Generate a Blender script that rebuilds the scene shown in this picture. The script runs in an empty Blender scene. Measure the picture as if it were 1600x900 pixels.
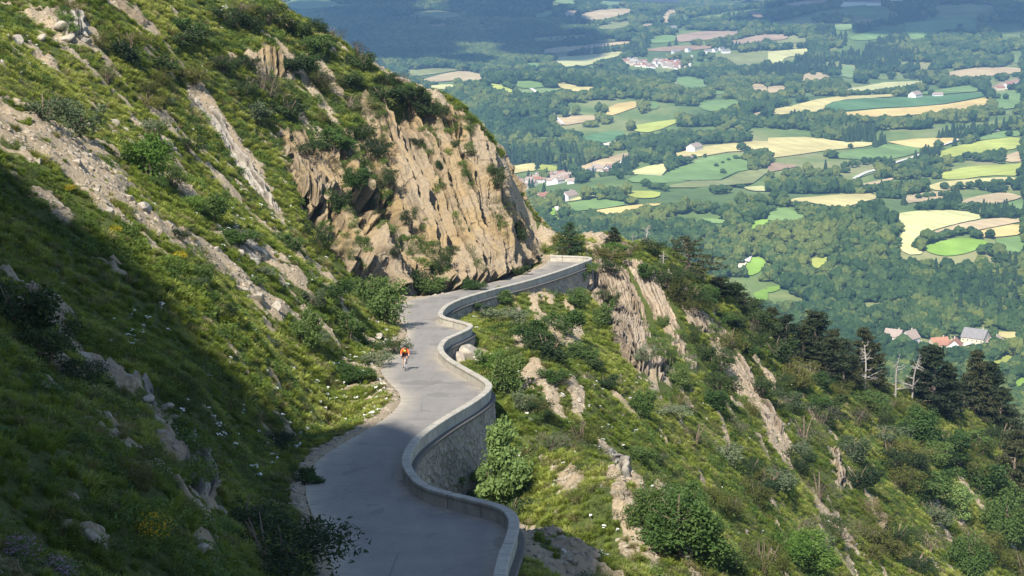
SKYS=.11; SUNS=5.; EXPO=.95
HZD=1.15e-4; HZC=(.34,.62,1.); HZA=.2
CLOUDS=[(650,48,400,800,11),(1150,-8,900,380,12),(1480,12,480,380,13)]
import bpy, bmesh, math, random
import numpy as np
from mathutils import Vector, Matrix
from mathutils.geometry import delaunay_2d_cdt
R=math.radians
sc=bpy.context.scene; COL=sc.collection
random.seed(4); RNG=np.random.default_rng(11)
# ---------------------------------------------------------------- camera
F=3000.0; P=R(11.5); CP,SP=math.cos(P),math.sin(P)
cam=bpy.data.objects.new('camera',bpy.data.cameras.new('camera')); COL.objects.link(cam)
cam.data.sensor_width=36; cam.data.lens=F/1600*36; cam.data.clip_start=.5; cam.data.clip_end=60000
cam.rotation_euler=(R(90)-P,0,0); sc.camera=cam
def rdir(px,py):
    u=(np.asarray(px,float)-800)/F; v=(450-np.asarray(py,float))/F
    dy=CP+v*SP; dz=-SP+v*CP
    return u/dy, dz/dy                    # X and Z per metre of Y
def unp(px,py,Y):
    a,b=rdir(px,py); return np.stack([a*Y,np.asarray(Y,float)+0*a,b*Y],-1)
def proj(p):
    p=np.asarray(p,float); X,Y,Z=p[...,0],p[...,1],p[...,2]
    d=Y*CP-Z*SP; up=Y*SP+Z*CP; d=np.where(d<.1,.1,d)
    return 800+F*X/d, 450-F*up/d
# ---------------------------------------------------------------- noise
def _h(ix,iy,iz,s):
    n=(ix*374761393+iy*668265263+iz*2147483647+s*974634777)&0xffffffff
    n=((n^(n>>13))*1274126177)&0xffffffff
    n=((n^(n>>16))*2246822519)&0xffffffff
    return ((n^(n>>15))&0xffffff)/16777215.0
def vn2(x,y,s=0):
    x=np.asarray(x,float);y=np.asarray(y,float)
    ix=np.floor(x).astype(np.int64);iy=np.floor(y).astype(np.int64);fx=x-ix;fy=y-iy
    fx=fx*fx*(3-2*fx);fy=fy*fy*(3-2*fy);z=0
    a=_h(ix,iy,z,s);b=_h(ix+1,iy,z,s);c=_h(ix,iy+1,z,s);d=_h(ix+1,iy+1,z,s)
    return (a+(b-a)*fx)*(1-fy)+(c+(d-c)*fx)*fy-.5
def vn3(x,y,z,s=0):
    x=np.asarray(x,float);y=np.asarray(y,float);z=np.asarray(z,float)
    ix=np.floor(x).astype(np.int64);iy=np.floor(y).astype(np.int64);iz=np.floor(z).astype(np.int64)
    fx=x-ix;fy=y-iy;fz=z-iz
    fx=fx*fx*(3-2*fx);fy=fy*fy*(3-2*fy);fz=fz*fz*(3-2*fz);r=0
    for dz,wz in((0,1-fz),(1,fz)):
        a=_h(ix,iy,iz+dz,s);b=_h(ix+1,iy,iz+dz,s);c=_h(ix,iy+1,iz+dz,s);d=_h(ix+1,iy+1,iz+dz,s)
        r=r+wz*((a+(b-a)*fx)*(1-fy)+(c+(d-c)*fx)*fy)
    return r-.5
def fbm2(x,y,s=0,o=4,g=.5):
    r=0;a=1
    for k in range(o): r=r+a*vn2(x*2.03**k+17*k,y*2.03**k-9*k,s+k); a*=g
    return r
def fbm3(x,y,z,s=0,o=4,g=.5):
    r=0;a=1
    for k in range(o): r=r+a*vn3(x*2.03**k+17*k,y*2.03**k-9*k,z*2.03**k+5*k,s+k); a*=g
    return r
def sstep(a,b,x):
    t=np.clip((np.asarray(x,float)-a)/(b-a),0,1); return t*t*(3-2*t)
# ---------------------------------------------------------------- mesh helpers
def mesh_np(name,v,f,mat=None,smooth=False,attrs=None,uv=None,midx=None):
    """v (n,3); f (m,k) array of equal sized faces or a list of such arrays"""
    me=bpy.data.meshes.new(name); v=np.asarray(v,np.float32)
    fs=f if isinstance(f,list) else [f]; fs=[np.asarray(x,np.int32) for x in fs if len(x)]
    me.vertices.add(len(v)); me.vertices.foreach_set('co',v.ravel())
    if fs:
        loops=np.concatenate([x.ravel() for x in fs]); tot=np.concatenate([np.full(len(x),x.shape[1],np.int32) for x in fs])
        start=np.concatenate([[0],np.cumsum(tot)[:-1]]).astype(np.int32)
        me.loops.add(len(loops)); me.loops.foreach_set('vertex_index',loops)
        me.polygons.add(len(tot)); me.polygons.foreach_set('loop_start',start)
        me.polygons.foreach_set('use_smooth',np.full(len(tot),smooth))
        if midx is not None: me.polygons.foreach_set('material_index',np.asarray(midx,np.int32))
        if uv is not None:
            l=me.uv_layers.new(name='UVMap'); l.data.foreach_set('uv',np.asarray(uv,np.float32)[loops].ravel())
    for k,a in (attrs or {}).items():
        a=np.asarray(a)
        if a.dtype.kind=='i': t=me.attributes.new(k,'INT','POINT'); t.data.foreach_set('value',a.astype(np.int32))
        elif a.ndim==2: t=me.attributes.new(k,'FLOAT_VECTOR','POINT'); t.data.foreach_set('vector',a.astype(np.float32).ravel())
        else: t=me.attributes.new(k,'FLOAT','POINT'); t.data.foreach_set('value',a.astype(np.float32))
    me.update(calc_edges=True)
    for m in (mat if isinstance(mat,(list,tuple)) else [mat] if mat else []): me.materials.append(m)
    return me
def link(name,data,parent=None,**props):
    o=bpy.data.objects.new(name,data); COL.objects.link(o)
    if parent is not None: o.parent=parent
    for k,v in props.items():
        if v: o[k]=v
    return o
def empty(name,loc=(0,0,0),rz=0,scale=1,**props):
    o=link(name,None,**props); o.location=loc; o.rotation_euler=(0,0,rz); o.scale=(scale,)*3; o.empty_display_size=.2
    return o
def copy_tree(proto,loc,rot,scale,label,group=None):
    def cp(o,parent):
        c=o.copy(); COL.objects.link(c); c.parent=parent
        for ch in CH.get(o.name,[]): cp(ch,c)
        return c
    c=cp(proto,None); c.location=loc; c.rotation_euler=rot; c.scale=scale if hasattr(scale,'__len__') else (scale,)*3
    c['label']=label
    if group: c['group']=group
    return c
CH={}
def part(name,data,parent,**p):
    o=link(name,data,parent,**p); CH.setdefault(parent.name,[]).append(o); return o
class MB:
    def __init__(s): s.v=[];s.f=[];s.n=0
    def add(s,v,f):
        v=np.asarray(v,float).reshape(-1,3)
        s.v.append(v); s.f+= [tuple(i+s.n for i in q) for q in f]; s.n+=len(v)
    def box(s,c,d,rz=0,M=None):
        x,y,z=[k/2 for k in d]
        v=np.array([(sx*x,sy*y,sz*z) for sz in(-1,1) for sy in(-1,1) for sx in(-1,1)])
        if M is not None: v=v@np.array(M).T
        if rz: c_,s_=math.cos(rz),math.sin(rz); v=v@np.array([[c_,-s_,0],[s_,c_,0],[0,0,1]]).T
        s.add(v+np.array(c),[(0,2,3,1),(4,5,7,6),(0,1,5,4),(2,6,7,3),(0,4,6,2),(1,3,7,5)])
    def tube(s,pts,rad,n=6,cap=True):
        pts=[np.array(p,float) for p in pts]; base=[]
        rad=rad if hasattr(rad,'__len__') else [rad]*len(pts)
        V=[];
        for i,p in enumerate(pts):
            d=pts[min(i+1,len(pts)-1)]-pts[max(i-1,0)]; d=d/(np.linalg.norm(d)+1e-9)
            a=np.cross(d,[0,0,1.] if abs(d[2])<.9 else [1.,0,0]); a/=np.linalg.norm(a); b=np.cross(d,a)
            for k in range(n): t=2*math.pi*k/n; V.append(p+rad[i]*(a*math.cos(t)+b*math.sin(t)))
        fs=[]
        for i in range(len(pts)-1):
            for k in range(n): k2=(k+1)%n; fs.append((i*n+k,i*n+k2,(i+1)*n+k2,(i+1)*n+k))
        if cap: fs.append(tuple(range(n))[::-1]); fs.append(tuple((len(pts)-1)*n+k for k in range(n)))
        s.add(V,fs)
    def mesh(s,name,mat=None,smooth=False):
        me=bpy.data.meshes.new(name); me.from_pydata(np.concatenate(s.v).tolist(),[],s.f)
        me.polygons.foreach_set('use_smooth',[smooth]*len(s.f)); me.update()
        if mat: me.materials.append(mat)
        return me
# ---------------------------------------------------------------- materials
def newmat(name):
    m=bpy.data.materials.new(name); m.use_nodes=True; nt=m.node_tree; b=nt.nodes['Principled BSDF']
    b.inputs['Roughness'].default_value=.9; b.inputs['Specular IOR Level'].default_value=.15
    return m,nt,b
def N(nt,t,**k):
    n=nt.nodes.new(t)
    for a,v in k.items():
        if a.startswith('i_'):
            n.inputs[a[2:].replace('_',' ')].default_value=v
        else: setattr(n,a,v)
    return n
def L(nt,a,b): nt.links.new(a,b)
def ramp(nt,src,stops):
    r=N(nt,'ShaderNodeValToRGB'); e=r.color_ramp.elements
    while len(e)<len(stops): e.new(.5)
    for q,(p,c) in zip(e,stops): q.position=p; q.color=(*c,1) if len(c)==3 else c
    L(nt,src,r.inputs[0]); return r.outputs[0]
def mix(nt,f,a,b,mode='MIX'):
    m=N(nt,'ShaderNodeMix',data_type='RGBA',blend_type=mode)
    for s,v in((m.inputs[0],f),(m.inputs[6],a),(m.inputs[7],b)):
        if isinstance(v,bpy.types.NodeSocket): L(nt,v,s)
        else: s.default_value=v if not hasattr(v,'__len__') else (*v[:3],1)
    return m.outputs[2]
def math_(nt,op,a,b=0.,c=0.):
    m=N(nt,'ShaderNodeMath',operation=op)
    for s,v in zip(m.inputs,(a,b,c)):
        if isinstance(v,bpy.types.NodeSocket): L(nt,v,s)
        else: s.default_value=v
    return m.outputs[0]
def noise(nt,vec,scale,detail=4,rough=.6,out=0):
    n=N(nt,'ShaderNodeTexNoise'); n.inputs['Scale'].default_value=scale; n.inputs['Detail'].default_value=detail; n.inputs['Roughness'].default_value=rough
    if vec is not None: L(nt,vec,n.inputs['Vector'])
    return n.outputs[out]
def vscale(nt,vec,s):
    m=N(nt,'ShaderNodeMapping'); m.inputs['Scale'].default_value=s; L(nt,vec,m.inputs['Vector']); return m.outputs[0]
def bump(nt,b,h,st=.5,dist=.1):
    n=N(nt,'ShaderNodeBump'); n.inputs['Strength'].default_value=st; n.inputs['Distance'].default_value=dist
    L(nt,h,n.inputs['Height']); L(nt,n.outputs[0],b.inputs['Normal'])
def simple(name,c,rough=.8,var=.12,scale=2.,spec=.2):
    m,nt,b=newmat(name); tc=N(nt,'ShaderNodeTexCoord').outputs['Object']
    n=noise(nt,tc,scale); c=np.array(c)
    L(nt,ramp(nt,n,[(.3,tuple(c*(1-var))),(.7,tuple(np.minimum(c*(1+var),1)))]),b.inputs['Base Color'])
    b.inputs['Roughness'].default_value=rough; b.inputs['Specular IOR Level'].default_value=spec
    return m
def leafmat(name,c1,c2,attr=None,trans=.35,c3=None,spec=.25):
    """foliage: colour varies from leaf clump to clump and from plant to plant, part of the light passes through"""
    m,nt,b=newmat(name)
    if attr:
        a=N(nt,'ShaderNodeAttribute',attribute_type='INSTANCER',attribute_name=attr).outputs['Fac']
    else: a=N(nt,'ShaderNodeObjectInfo').outputs['Random']
    tc=N(nt,'ShaderNodeTexCoord').outputs['Object']
    n=noise(nt,tc,3.,2)
    f=math_(nt,'ADD',math_(nt,'MULTIPLY',a,.65),math_(nt,'MULTIPLY',n,.45))
    stops=[(.2,c1),(.75,c2)] if c3 is None else [(.15,c1),(.5,c2),(.85,c3)]
    col=ramp(nt,f,stops)
    L(nt,col,b.inputs['Base Color']); b.inputs['Roughness'].default_value=.65; b.inputs['Specular IOR Level'].default_value=spec
    tr=N(nt,'ShaderNodeBsdfTranslucent'); L(nt,mix(nt,1.,col,(1.0,1.0,.55),'MULTIPLY'),tr.inputs[0])
    ms=N(nt,'ShaderNodeMixShader'); ms.inputs[0].default_value=trans
    L(nt,b.outputs[0],ms.inputs[1]); L(nt,tr.outputs[0],ms.inputs[2])
    L(nt,ms.outputs[0],nt.nodes['Material Output'].inputs[0]); return m
# ---------------------------------------------------------------- road profile
PYZ=[(1000,-17.4),(900,-20.4),(850,-21.5),(770,-23.2),(700,-25.),(640,-27.),(578,-29.5),(500,-32.4),(460,-34.4),(420,-36.3),(400,-37.3),(386,-38.5)]
_Y=[];_Z=[]
for py,z in PYZ:
    a,b=rdir(800,py); _Y.append(z/float(b)); _Z.append(z)
_Y=np.array([-60.]+[0.]+_Y+[260,400.,600]); _Z=np.array([-3.]+[-10.]+_Z+[-46,-70.,-110])
_yy=np.arange(-60,600,1.); _zz=np.interp(_yy,_Y,_Z); k=np.exp(-(np.arange(-12,13)/5.)**2); k/=k.sum()
_zz=np.convolve(np.pad(_zz,12,'edge'),k,'valid')
def zr(Y): return np.interp(Y,_yy,_zz)
def onroad(px,py,top=0):
    a,b=rdir(px,py); a=float(a);b=float(b); lo,hi=20.,260.; dh=.57*top
    for _ in range(50):
        m=(lo+hi)/2
        if b*m>zr(m)+dh: lo=m
        else: hi=m
    return np.array([a*lo,lo,zr(lo)])
def chaikin(p,n=2):
    p=np.asarray(p,float)
    for _ in range(n):
        q=p[:-1]*.75+p[1:]*.25; r=p[:-1]*.25+p[1:]*.75
        m=np.empty((2*len(q),p.shape[1])); m[0::2]=q; m[1::2]=r
        p=np.vstack([p[:1],m,p[-1:]])
    return p
def resample(p,step):
    d=np.concatenate([[0],np.cumsum(np.linalg.norm(np.diff(p[:,:2],axis=0),axis=1))]); n=max(2,int(d[-1]/step)+1)
    t=np.linspace(0,d[-1],n); return np.stack([np.interp(t,d,p[:,i]) for i in range(p.shape[1])],-1)
LE=[(560,1040),(532,960),(523,900),(510,850),(486,800),(476,770),(480,742),(500,715),(540,690),(590,662),(622,638),(628,618),(606,597),(592,578),(606,556),(636,528),(636,512),(620,495),(618,480),(640,468),(700,457),(760,443),(812,431),(845,418),(858,408),(850,401)]
RE=[(770,1040),(768,960),(776,900),(792,862),(797,838),(788,822),(767,812),(705,797),(655,782),(634,760),(626,718,1),(640,687,1),(690,652,1),(740,624,1),(761,606,1),(757,595,1),(724,577,1),(696,560,1),(682,545,1),(690,530,1),(712,521,1),(732,511,1),(731,506,1),(706,500,1),(686,495,1),(684,488,1),(696,475,1),(728,462,1),(780,448,1),(830,436,1),(880,420,1),(908,409,1),(922,404,1),(917,401.5,1),(893,400.5,1),(860,399.5,1)]
LEw=resample(chaikin([onroad(*p) for p in LE],2),.4); REw=resample(chaikin([onroad(*p) for p in RE],2),.25)
LEw[:,2]=zr(LEw[:,1]); REw[:,2]=zr(REw[:,1])
# smooth monotone X of the edges as a function of Y
def edgeX(e,Y):
    m=e[:,1]<199; o=np.argsort(e[m,1]); return np.interp(Y,e[m,1][o],e[m,0][o])
_ys=np.arange(-60,620,2.); k=np.exp(-(np.arange(-8,9)/5.)**2);k/=k.sum()
_xl=np.convolve(np.pad(edgeX(LEw,_ys),8,'edge'),k,'valid'); _xr=np.convolve(np.pad(edgeX(REw,_ys),8,'edge'),k,'valid')
XL=lambda Y:np.interp(Y,_ys,_xl); XR=lambda Y:np.interp(Y,_ys,_xr)
ROADPOLY=np.vstack([LEw[:,:2],REw[::-1,:2]])
def inpoly(poly,x,y):
    x=np.asarray(x,float);y=np.asarray(y,float);r=np.zeros(x.shape,bool);n=len(poly)
    sel=(x>=poly[:,0].min())&(x<=poly[:,0].max())&(y>=poly[:,1].min())&(y<=poly[:,1].max())
    xs,ys=x[sel],y[sel];q=np.zeros(xs.shape,bool)
    for i in range(n):
        x1,y1=poly[i];x2,y2=poly[(i+1)%n]
        if y1==y2: continue
        q^=((y1>ys)!=(y2>ys))&(xs<(x2-x1)*(ys-y1)/(y2-y1)+x1)
    r[sel]=q; return r
def near(line,x,y):
    """distance and index of the nearest sample of a dense polyline"""
    x=np.ravel(x);y=np.ravel(y);D=np.full(x.shape,1e9);I=np.zeros(x.shape,int)
    for c in range(0,len(x),20000):
        d=(x[c:c+20000,None]-line[None,:,0])**2+(y[c:c+20000,None]-line[None,:,1])**2
        I[c:c+20000]=d.argmin(1); D[c:c+20000]=np.sqrt(d.min(1))
    return D,I
# drop of the ground outside the parapet, along the right edge
_dp=[(778,900,.25),(797,842,.3),(756,803,.35),(705,783,.6),(662,768,1.6),(634,745,3.4),(640,684,3.9),(740,622,3.6),(760,606,2.2),(722,577,.9),(683,545,1.2),(712,521,.9),(730,506,.4),(706,501,.5),(684,496,.5),(696,475,.7),(780,449,.45),(830,437,.5),(880,420,1.9),(908,409,1.9),(921,404,.9),(893,400.5,.6),(860,399.5,.5)]
_q=np.array([onroad(a,b,b<750) for a,b,_ in _dp]); _ii=near(REw,_q[:,0],_q[:,1])[1]
_o=np.argsort(_ii); DROP=np.interp(np.arange(len(REw)),_ii[_o],np.array([d[2] for d in _dp])[_o])
# ---------------------------------------------------------------- hillside height
def softp(x,k=3.): return np.logaddexp(0,x/k)*k
def A0(X,Y):
    X=np.asarray(X,float);Y=np.asarray(Y,float)
    xl=XL(Y);xr=XR(Y);z=zr(Y)
    zl=z+.75*(xl-X); zrr=z-.6-.9*(X-xr)
    r=np.where(X<xl,zl,np.where(X>xr,zrr,z+(X-xl)/(xr-xl)*-.6))
    rY=np.where(X<-8,204,204+18*np.exp(-((X-4)/9)**2)); rY=np.maximum(rY,204+1.25*(X-8.5))
    r=r-.9*softp(Y-rY-3,4.)
    return r
CT=[]   # (X,Y,Z)
def ctl(px,py,Y): CT.append(unp(px,py,Y))
def ctls(px,py,s=.75):
    a,b=map(float,rdir(px,py)); lo,hi=12.,185.
    f=lambda Y:b*Y-(zr(Y)+s*(XL(Y)-a*Y))
    for _ in range(50):
        m=(lo+hi)/2
        if f(m)>0: lo=m
        else: hi=m
    CT.append(np.array([a*lo,lo,b*lo]))
for px in (-250,0,150,300,400): 
    for py in (250,400,550,700,880): ctls(px,py)
ctls(-250,0);ctls(-250,120);ctls(0,120);ctls(0,0)
for a in [(150,0,166),(150,120,153),(300,0,186),(380,0,194),(300,60,178),(430,0,200),(545,72,200),(620,122,199),(700,163,195),(745,198,196),
          (300,120,170),(360,180,169),(360,120,175),(430,80,187),(430,200,176),(430,290,163),(545,150,190),(500,300,166),(560,400,161),(480,430,143),(560,520,129),(600,500,141),
          (520,620,110),(560,600,114),
          (520,230,180),(585,140,192),(655,300,180),(700,300,184),(760,300,190),(800,330,193),
          (850,840,69),(950,890,73),(1000,890,79),(900,780,85),(850,700,97),(800,640,107.5),(830,600,118),(800,560,126),(790,500,150),(850,460,170),(900,445,184),(1000,420,200),
          (950,500,172),(1000,550,165),(1000,600,152),(1000,650,138),(1000,700,124),(1000,800,98),(900,600,135),(900,520,160),(900,680,112),(850,650,112),
          (1100,450,212),(1100,500,199),(1100,600,175),(1100,700,150),(1100,800,126),(1100,890,108),
          (1200,520,224),(1200,600,203),(1200,700,176),(1200,800,151),(1200,890,132),
          (1300,590,238),(1300,700,204),(1300,800,178),(1300,890,156),(1400,625,251),(1400,700,225),(1400,800,198),(1400,890,175),
          (1500,660,263),(1500,750,235),(1500,890,198),(1600,690,277),(1600,800,245),(1600,890,220),(1750,750,285),(1750,900,255),
          (1010,392,207),(1060,412,210),(1100,436,216),(1200,498,231),(1300,568,246),(1400,606,261),(1500,640,276),(1600,674,291),(1750,730,312),
          (940,368,213),(975,372,213),(1000,383,212),(905,392,209),(800,374,222),(870,374,222)]: ctl(*a)
for (px,py) in [(640,468),(700,457),(760,443),(812,431),(845,418)]: CT.append(onroad(px,py)+np.array([-.4,.4,0]))
# ground just outside the parapet
for i in range(40,len(REw)-20,28):
    t=REw[min(i+2,len(REw)-1)]-REw[i-2]; n=np.array([t[1],-t[0]]); n/=np.linalg.norm(n)
    q=REw[i,:2]+n*1.4; CT.append(np.array([q[0],q[1],REw[i,2]-DROP[i]-.5]))
CT=np.array(CT)
_c=7.
_res=CT[:,2]-A0(CT[:,0],CT[:,1])
_d=np.sqrt(((CT[:,None,:2]-CT[None,:,:2])**2).sum(-1)+_c*_c)
_w=np.linalg.solve(_d+np.eye(len(CT))*-.02,_res)
def Tbase(X,Y):
    sh=np.shape(X); x=np.ravel(np.asarray(X,float)); y=np.ravel(np.asarray(Y,float)); r=np.empty(x.shape)
    for c in range(0,len(x),20000):
        d2=(x[c:c+20000,None]-CT[None,:,0])**2+(y[c:c+20000,None]-CT[None,:,1])**2
        fade=1-sstep(25,80,np.sqrt(d2.min(1))); r[c:c+20000]=np.sqrt(d2+_c*_c)@_w*fade
    return (A0(x,y)+r).reshape(sh)
# sun: light comes from behind the camera's left shoulder
SUNE=R(46); SUNH=np.array([-.38,-.925]); SUNH/=np.linalg.norm(SUNH)
TS=math.tan(SUNE)
def hit_fn(Tf,px,py,y0=22,y1=330,st=.5):
    px=np.atleast_1d(np.asarray(px,float));py=np.atleast_1d(np.asarray(py,float))
    a,b=rdir(px,py); ys=np.arange(y0,y1,st)
    G=b[:,None]*ys[None]-Tf(a[:,None]*ys[None],np.broadcast_to(ys,(len(px),len(ys))))
    below=G<0; has=below.any(1); i=np.where(has,below.argmax(1),G.argmin(1))
    i0=np.maximum(i-1,0); g0=G[np.arange(len(px)),i0]; g1=G[np.arange(len(px)),i]
    t=np.where(has&(i>0)&(g0>0),g0/(g0-g1+1e-9),1.); Y=ys[i0]+(ys[i]-ys[i0])*t
    X=a*Y; return np.stack([X,Y,np.where(has,b*Y,Tf(X,Y))],-1),has
_sb=[(-150,190),(0,255),(60,285),(130,350),(200,388),(260,450),(320,520),(380,590),(440,640),(500,692),(560,742),(640,752),(700,778),(800,815),(880,850),(960,892),(1000,960)]
_S,_=hit_fn(Tbase,[p[0] for p in _sb],[p[1] for p in _sb])
LAT=np.array([-SUNH[1],SUNH[0]]); A_0=22.
_sq=_S[:,:2]@LAT; _sa=_S[:,:2]@SUNH; _sH=_S[:,2]+(A_0-_sa)*TS; _o=np.argsort(_sq); _sq=_sq[_o]; _sH=_sH[_o]
for _s,_p in zip(_S,_sb): print('CRAGP',_p,np.round([_s@np.array([LAT[0],LAT[1],0]),_s[2]+(A_0-_s[:2]@SUNH)*TS],1).tolist())
_sH=np.array([_sH[np.abs(_sq-q_)<1.0].min() for q_ in _sq])
print('CRAG',np.round(_sq,1).tolist(),np.round(_sH,1).tolist())
def Hprof(q):
    h=np.interp(q,_sq,_sH); h=np.where(q<_sq[0],np.minimum(_sH[0]+.5*(_sq[0]-q),105),h)
    return np.where(q>_sq[-1],_sH[-1]-6.*(q-_sq[-1]),h)
def crag(X,Y):  # unseen off-frame crag, its skyline shaped to cast the foreground shadow
    q=X*LAT[0]+Y*LAT[1]; a=X*SUNH[0]+Y*SUNH[1]
    h=Hprof(q+1.0*fbm2(q*.35,a*.05,5))+.8*fbm2(q*.8,a*.2,6)
    return np.minimum(h-1.9*np.abs(a-A_0),108)
# final gridded terrain
xs=[0.]; 
while xs[-1]<420: xs.append(xs[-1]+(.3 if xs[-1]<66 else (xs[-1]-66)*.04+.3))
xn=[0.]
while xn[-1]>-95: xn.append(xn[-1]-(.3 if xn[-1]>-50 else (-50-xn[-1])*.04+.3))
GX=np.array(xn[::-1][:-1]+xs)
yl=[24.]
while yl[-1]<640: yl.append(yl[-1]+(min(.0034*yl[-1],.6) if yl[-1]<230 else .6+(yl[-1]-230)*.04))
yn=[24.]
while yn[-1]>-55: yn.append(yn[-1]-(.3+(24-yn[-1])*.06))
GY=np.array(yn[::-1][:-1]+yl)
MX,MY=np.meshgrid(GX,GY)
TB=Tbase(MX,MY)
_ins=inpoly(ROADPOLY,MX,MY)
dl,il=near(LEw,MX,MY); dr,ir=near(REw,MX,MY)
dl=dl.reshape(MX.shape);dr=dr.reshape(MX.shape);ir=ir.reshape(MX.shape);il=il.reshape(MX.shape)
leftside=(dl<dr)&~_ins; rightside=(dl>=dr)&~_ins
rdist=np.where(_ins,0,np.minimum(dl,dr))
# noise
grow=sstep(.3,3.,rdist)
relief=1.3*fbm2(MX*.14,MY*.14,1,3)+.55*fbm2(MX*.55,MY*.55,2,3)
TT=TB+grow*relief*.8
zl_=LEw[il,2]; zr_=REw[ir,2]
TT=np.where(leftside,zl_+.02+.12*np.minimum(dl,.6)+(TT-zl_-.1)*sstep(.5,4.5,dl),TT)
lim=zr_-DROP[ir]-.15*dr
TT=np.where(rightside&(dr<5),np.minimum(TT,lim+3*sstep(1.,5,dr)),TT)
TT=np.where(rightside&(dr<3),np.maximum(TT,lim-1.-4*sstep(0.,3,dr)),TT)
TT=np.where(_ins,zr(MY)-.14,TT)
TT=np.where(MY<60,np.maximum(TT,np.minimum(-2.2-.46*MY-.03*np.abs(MX),np.where(MY<0,-2.2-.05*MY,99))),TT) if False else TT
knoll=-2.2-.47*np.maximum(MY,0)-.35*np.maximum(MX-2,0)
TT=np.where(MY<45,np.maximum(TT,knoll),TT)
CR=crag(MX,MY); TT=np.maximum(TT,CR)
TT=np.minimum(TT,108)
SMOOTH=np.where(_ins,TT,TT)
def gint(G):
    def f(X,Y):
        X=np.asarray(X,float);Y=np.asarray(Y,float)
        i=np.clip(np.searchsorted(GX,X)-1,0,len(GX)-2); j=np.clip(np.searchsorted(GY,Y)-1,0,len(GY)-2)
        u=np.clip((X-GX[i])/(GX[i+1]-GX[i]),0,1); v=np.clip((Y-GY[j])/(GY[j+1]-GY[j]),0,1)
        return (G[j,i]*(1-u)+G[j,i+1]*u)*(1-v)+(G[j+1,i]*(1-u)+G[j+1,i+1]*u)*v
    return f
T=gint(TT); RD=gint(rdist)
def hit(px,py): return hit_fn(T,px,py)
def tnormal(X,Y,e=.5):
    gx=(T(X+e,Y)-T(X-e,Y))/(2*e); gy=(T(X,Y+e)-T(X,Y-e))/(2*e)
    n=np.stack([-gx,-gy,np.ones_like(gx)],-1); return n/np.linalg.norm(n,axis=-1,keepdims=True)
# ---------------------------------------------------------------- bare rock / soil mask, in surface patches
PX,PY=proj(np.stack([MX,MY,TT],-1))
bare=np.zeros(MX.shape)
def bline(pts,w,amt=1.):
    """pale bare strip along a line of the slope"""
    global bare
    pts=np.array(pts,float); best=np.full(MX.shape,1e9)
    for (x1,y1),(x2,y2) in zip(pts[:-1],pts[1:]):
        dx,dy=x2-x1,y2-y1; t=np.clip(((PX-x1)*dx+(PY-y1)*dy)/(dx*dx+dy*dy),0,1)
        best=np.minimum(best,np.hypot(PX-x1-t*dx,PY-y1-t*dy))
    bare=np.maximum(bare,amt*(1-sstep(w*.4,w*1.3,best)))
def bpoly(pts,amt=1.):
    global bare
    bare=np.maximum(bare,amt*inpoly(np.array(pts,float),PX,PY))
for l,w,a in [([(-40,175),(60,205),(130,255),(190,320)],34,.95),([(0,160),(70,200)],20,.8),([(190,330),(260,360),(330,400),(400,455),(440,490)],15,.85),
    ([(85,25),(110,40),(135,60)],20,.9),([(160,-10),(195,15),(240,48)],9,.9),([(300,148),(345,195),(385,250),(430,330)],15,1.),([(385,250),(440,290)],14,.8),
    ([(395,85),(440,110)],22,1.),([(340,70),(375,100)],7,.8),([(255,250),(290,330)],6,.5),([(330,360),(420,400),(470,440)],14,.8),([(205,600),(245,650),(270,680)],15,.85),
    ([(255,690),(325,745),(330,800)],14,.8),([(330,800),(310,880)],12,.6),([(70,660),(130,740)],12,.6),([(120,830),(160,850)],14,.7),([(80,490),(130,560),(190,600)],16,.7),
    ([(60,300),(120,345),(190,420)],18,.6),([(500,350),(560,400),(610,440)],18,.9),([(450,200),(520,300),(580,400)],26,.75),([(430,330),(470,380),(540,450)],16,.7),
    ([(830,440),(850,480),(890,530)],22,.95),([(900,600),(905,640)],13,.8),([(945,695),(1000,760)],8,.8),([(940,700),(985,790)],8,.7),([(1040,580),(1060,640),(1070,740)],7,.5),([(960,620),(1000,650)],6,.5),
    ([(1100,500),(1150,580),(1230,700)],16,.9),([(1180,560),(1215,620)],5,.8),([(930,410),(1030,600)],34,.5),([(1300,700),(1312,770)],8,.8),([(1360,780),(1385,845)],8,.8),([(1270,650),(1320,700)],5,.6),
    ([(1200,640),(1260,700)],5,.5),([(1410,860),(1440,890)],9,.8),([(1140,780),(1180,830)],5,.5),([(1310,810),(1330,890)],6,.4),([(860,690),(900,770)],6,.4),([(755,600),(830,610)],5,.3),
    ([(705,520),(755,560)],18,.9),([(600,460),(625,470)],8,.8),([(590,540),(600,640)],0.1,.1),([(850,375),(800,378)],14,.8),([(925,368),(935,372)],14,.9),([(970,372),(985,398)],7,.8)]: bline(l,w,a)
bpoly([(800,815),(860,830),(930,870),(990,920),(780,980)],.95)
vis=(PY>-60)&(PY<960)
spots=fbm2(MX*.35+MY*.25,MY*.12-MX*.05,31,4); spots2=fbm2(MX*1.1,MY*.6,37,3)
bare=np.where(bare>.05,bare*(.72+1.1*spots2)+.75*spots,.0+.85*spots+.35*spots2)
rs_=fbm2(MX*1.0+.1*MY,MY*.11,33,4); ls_=fbm2(MX*.22,MY*.8+MX*.3,35,4)
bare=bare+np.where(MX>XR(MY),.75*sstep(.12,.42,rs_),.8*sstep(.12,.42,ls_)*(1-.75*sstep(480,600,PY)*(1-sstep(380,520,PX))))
edge=np.where(_ins,1,(1-sstep(.2,1.1,rdist))*.9)
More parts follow.
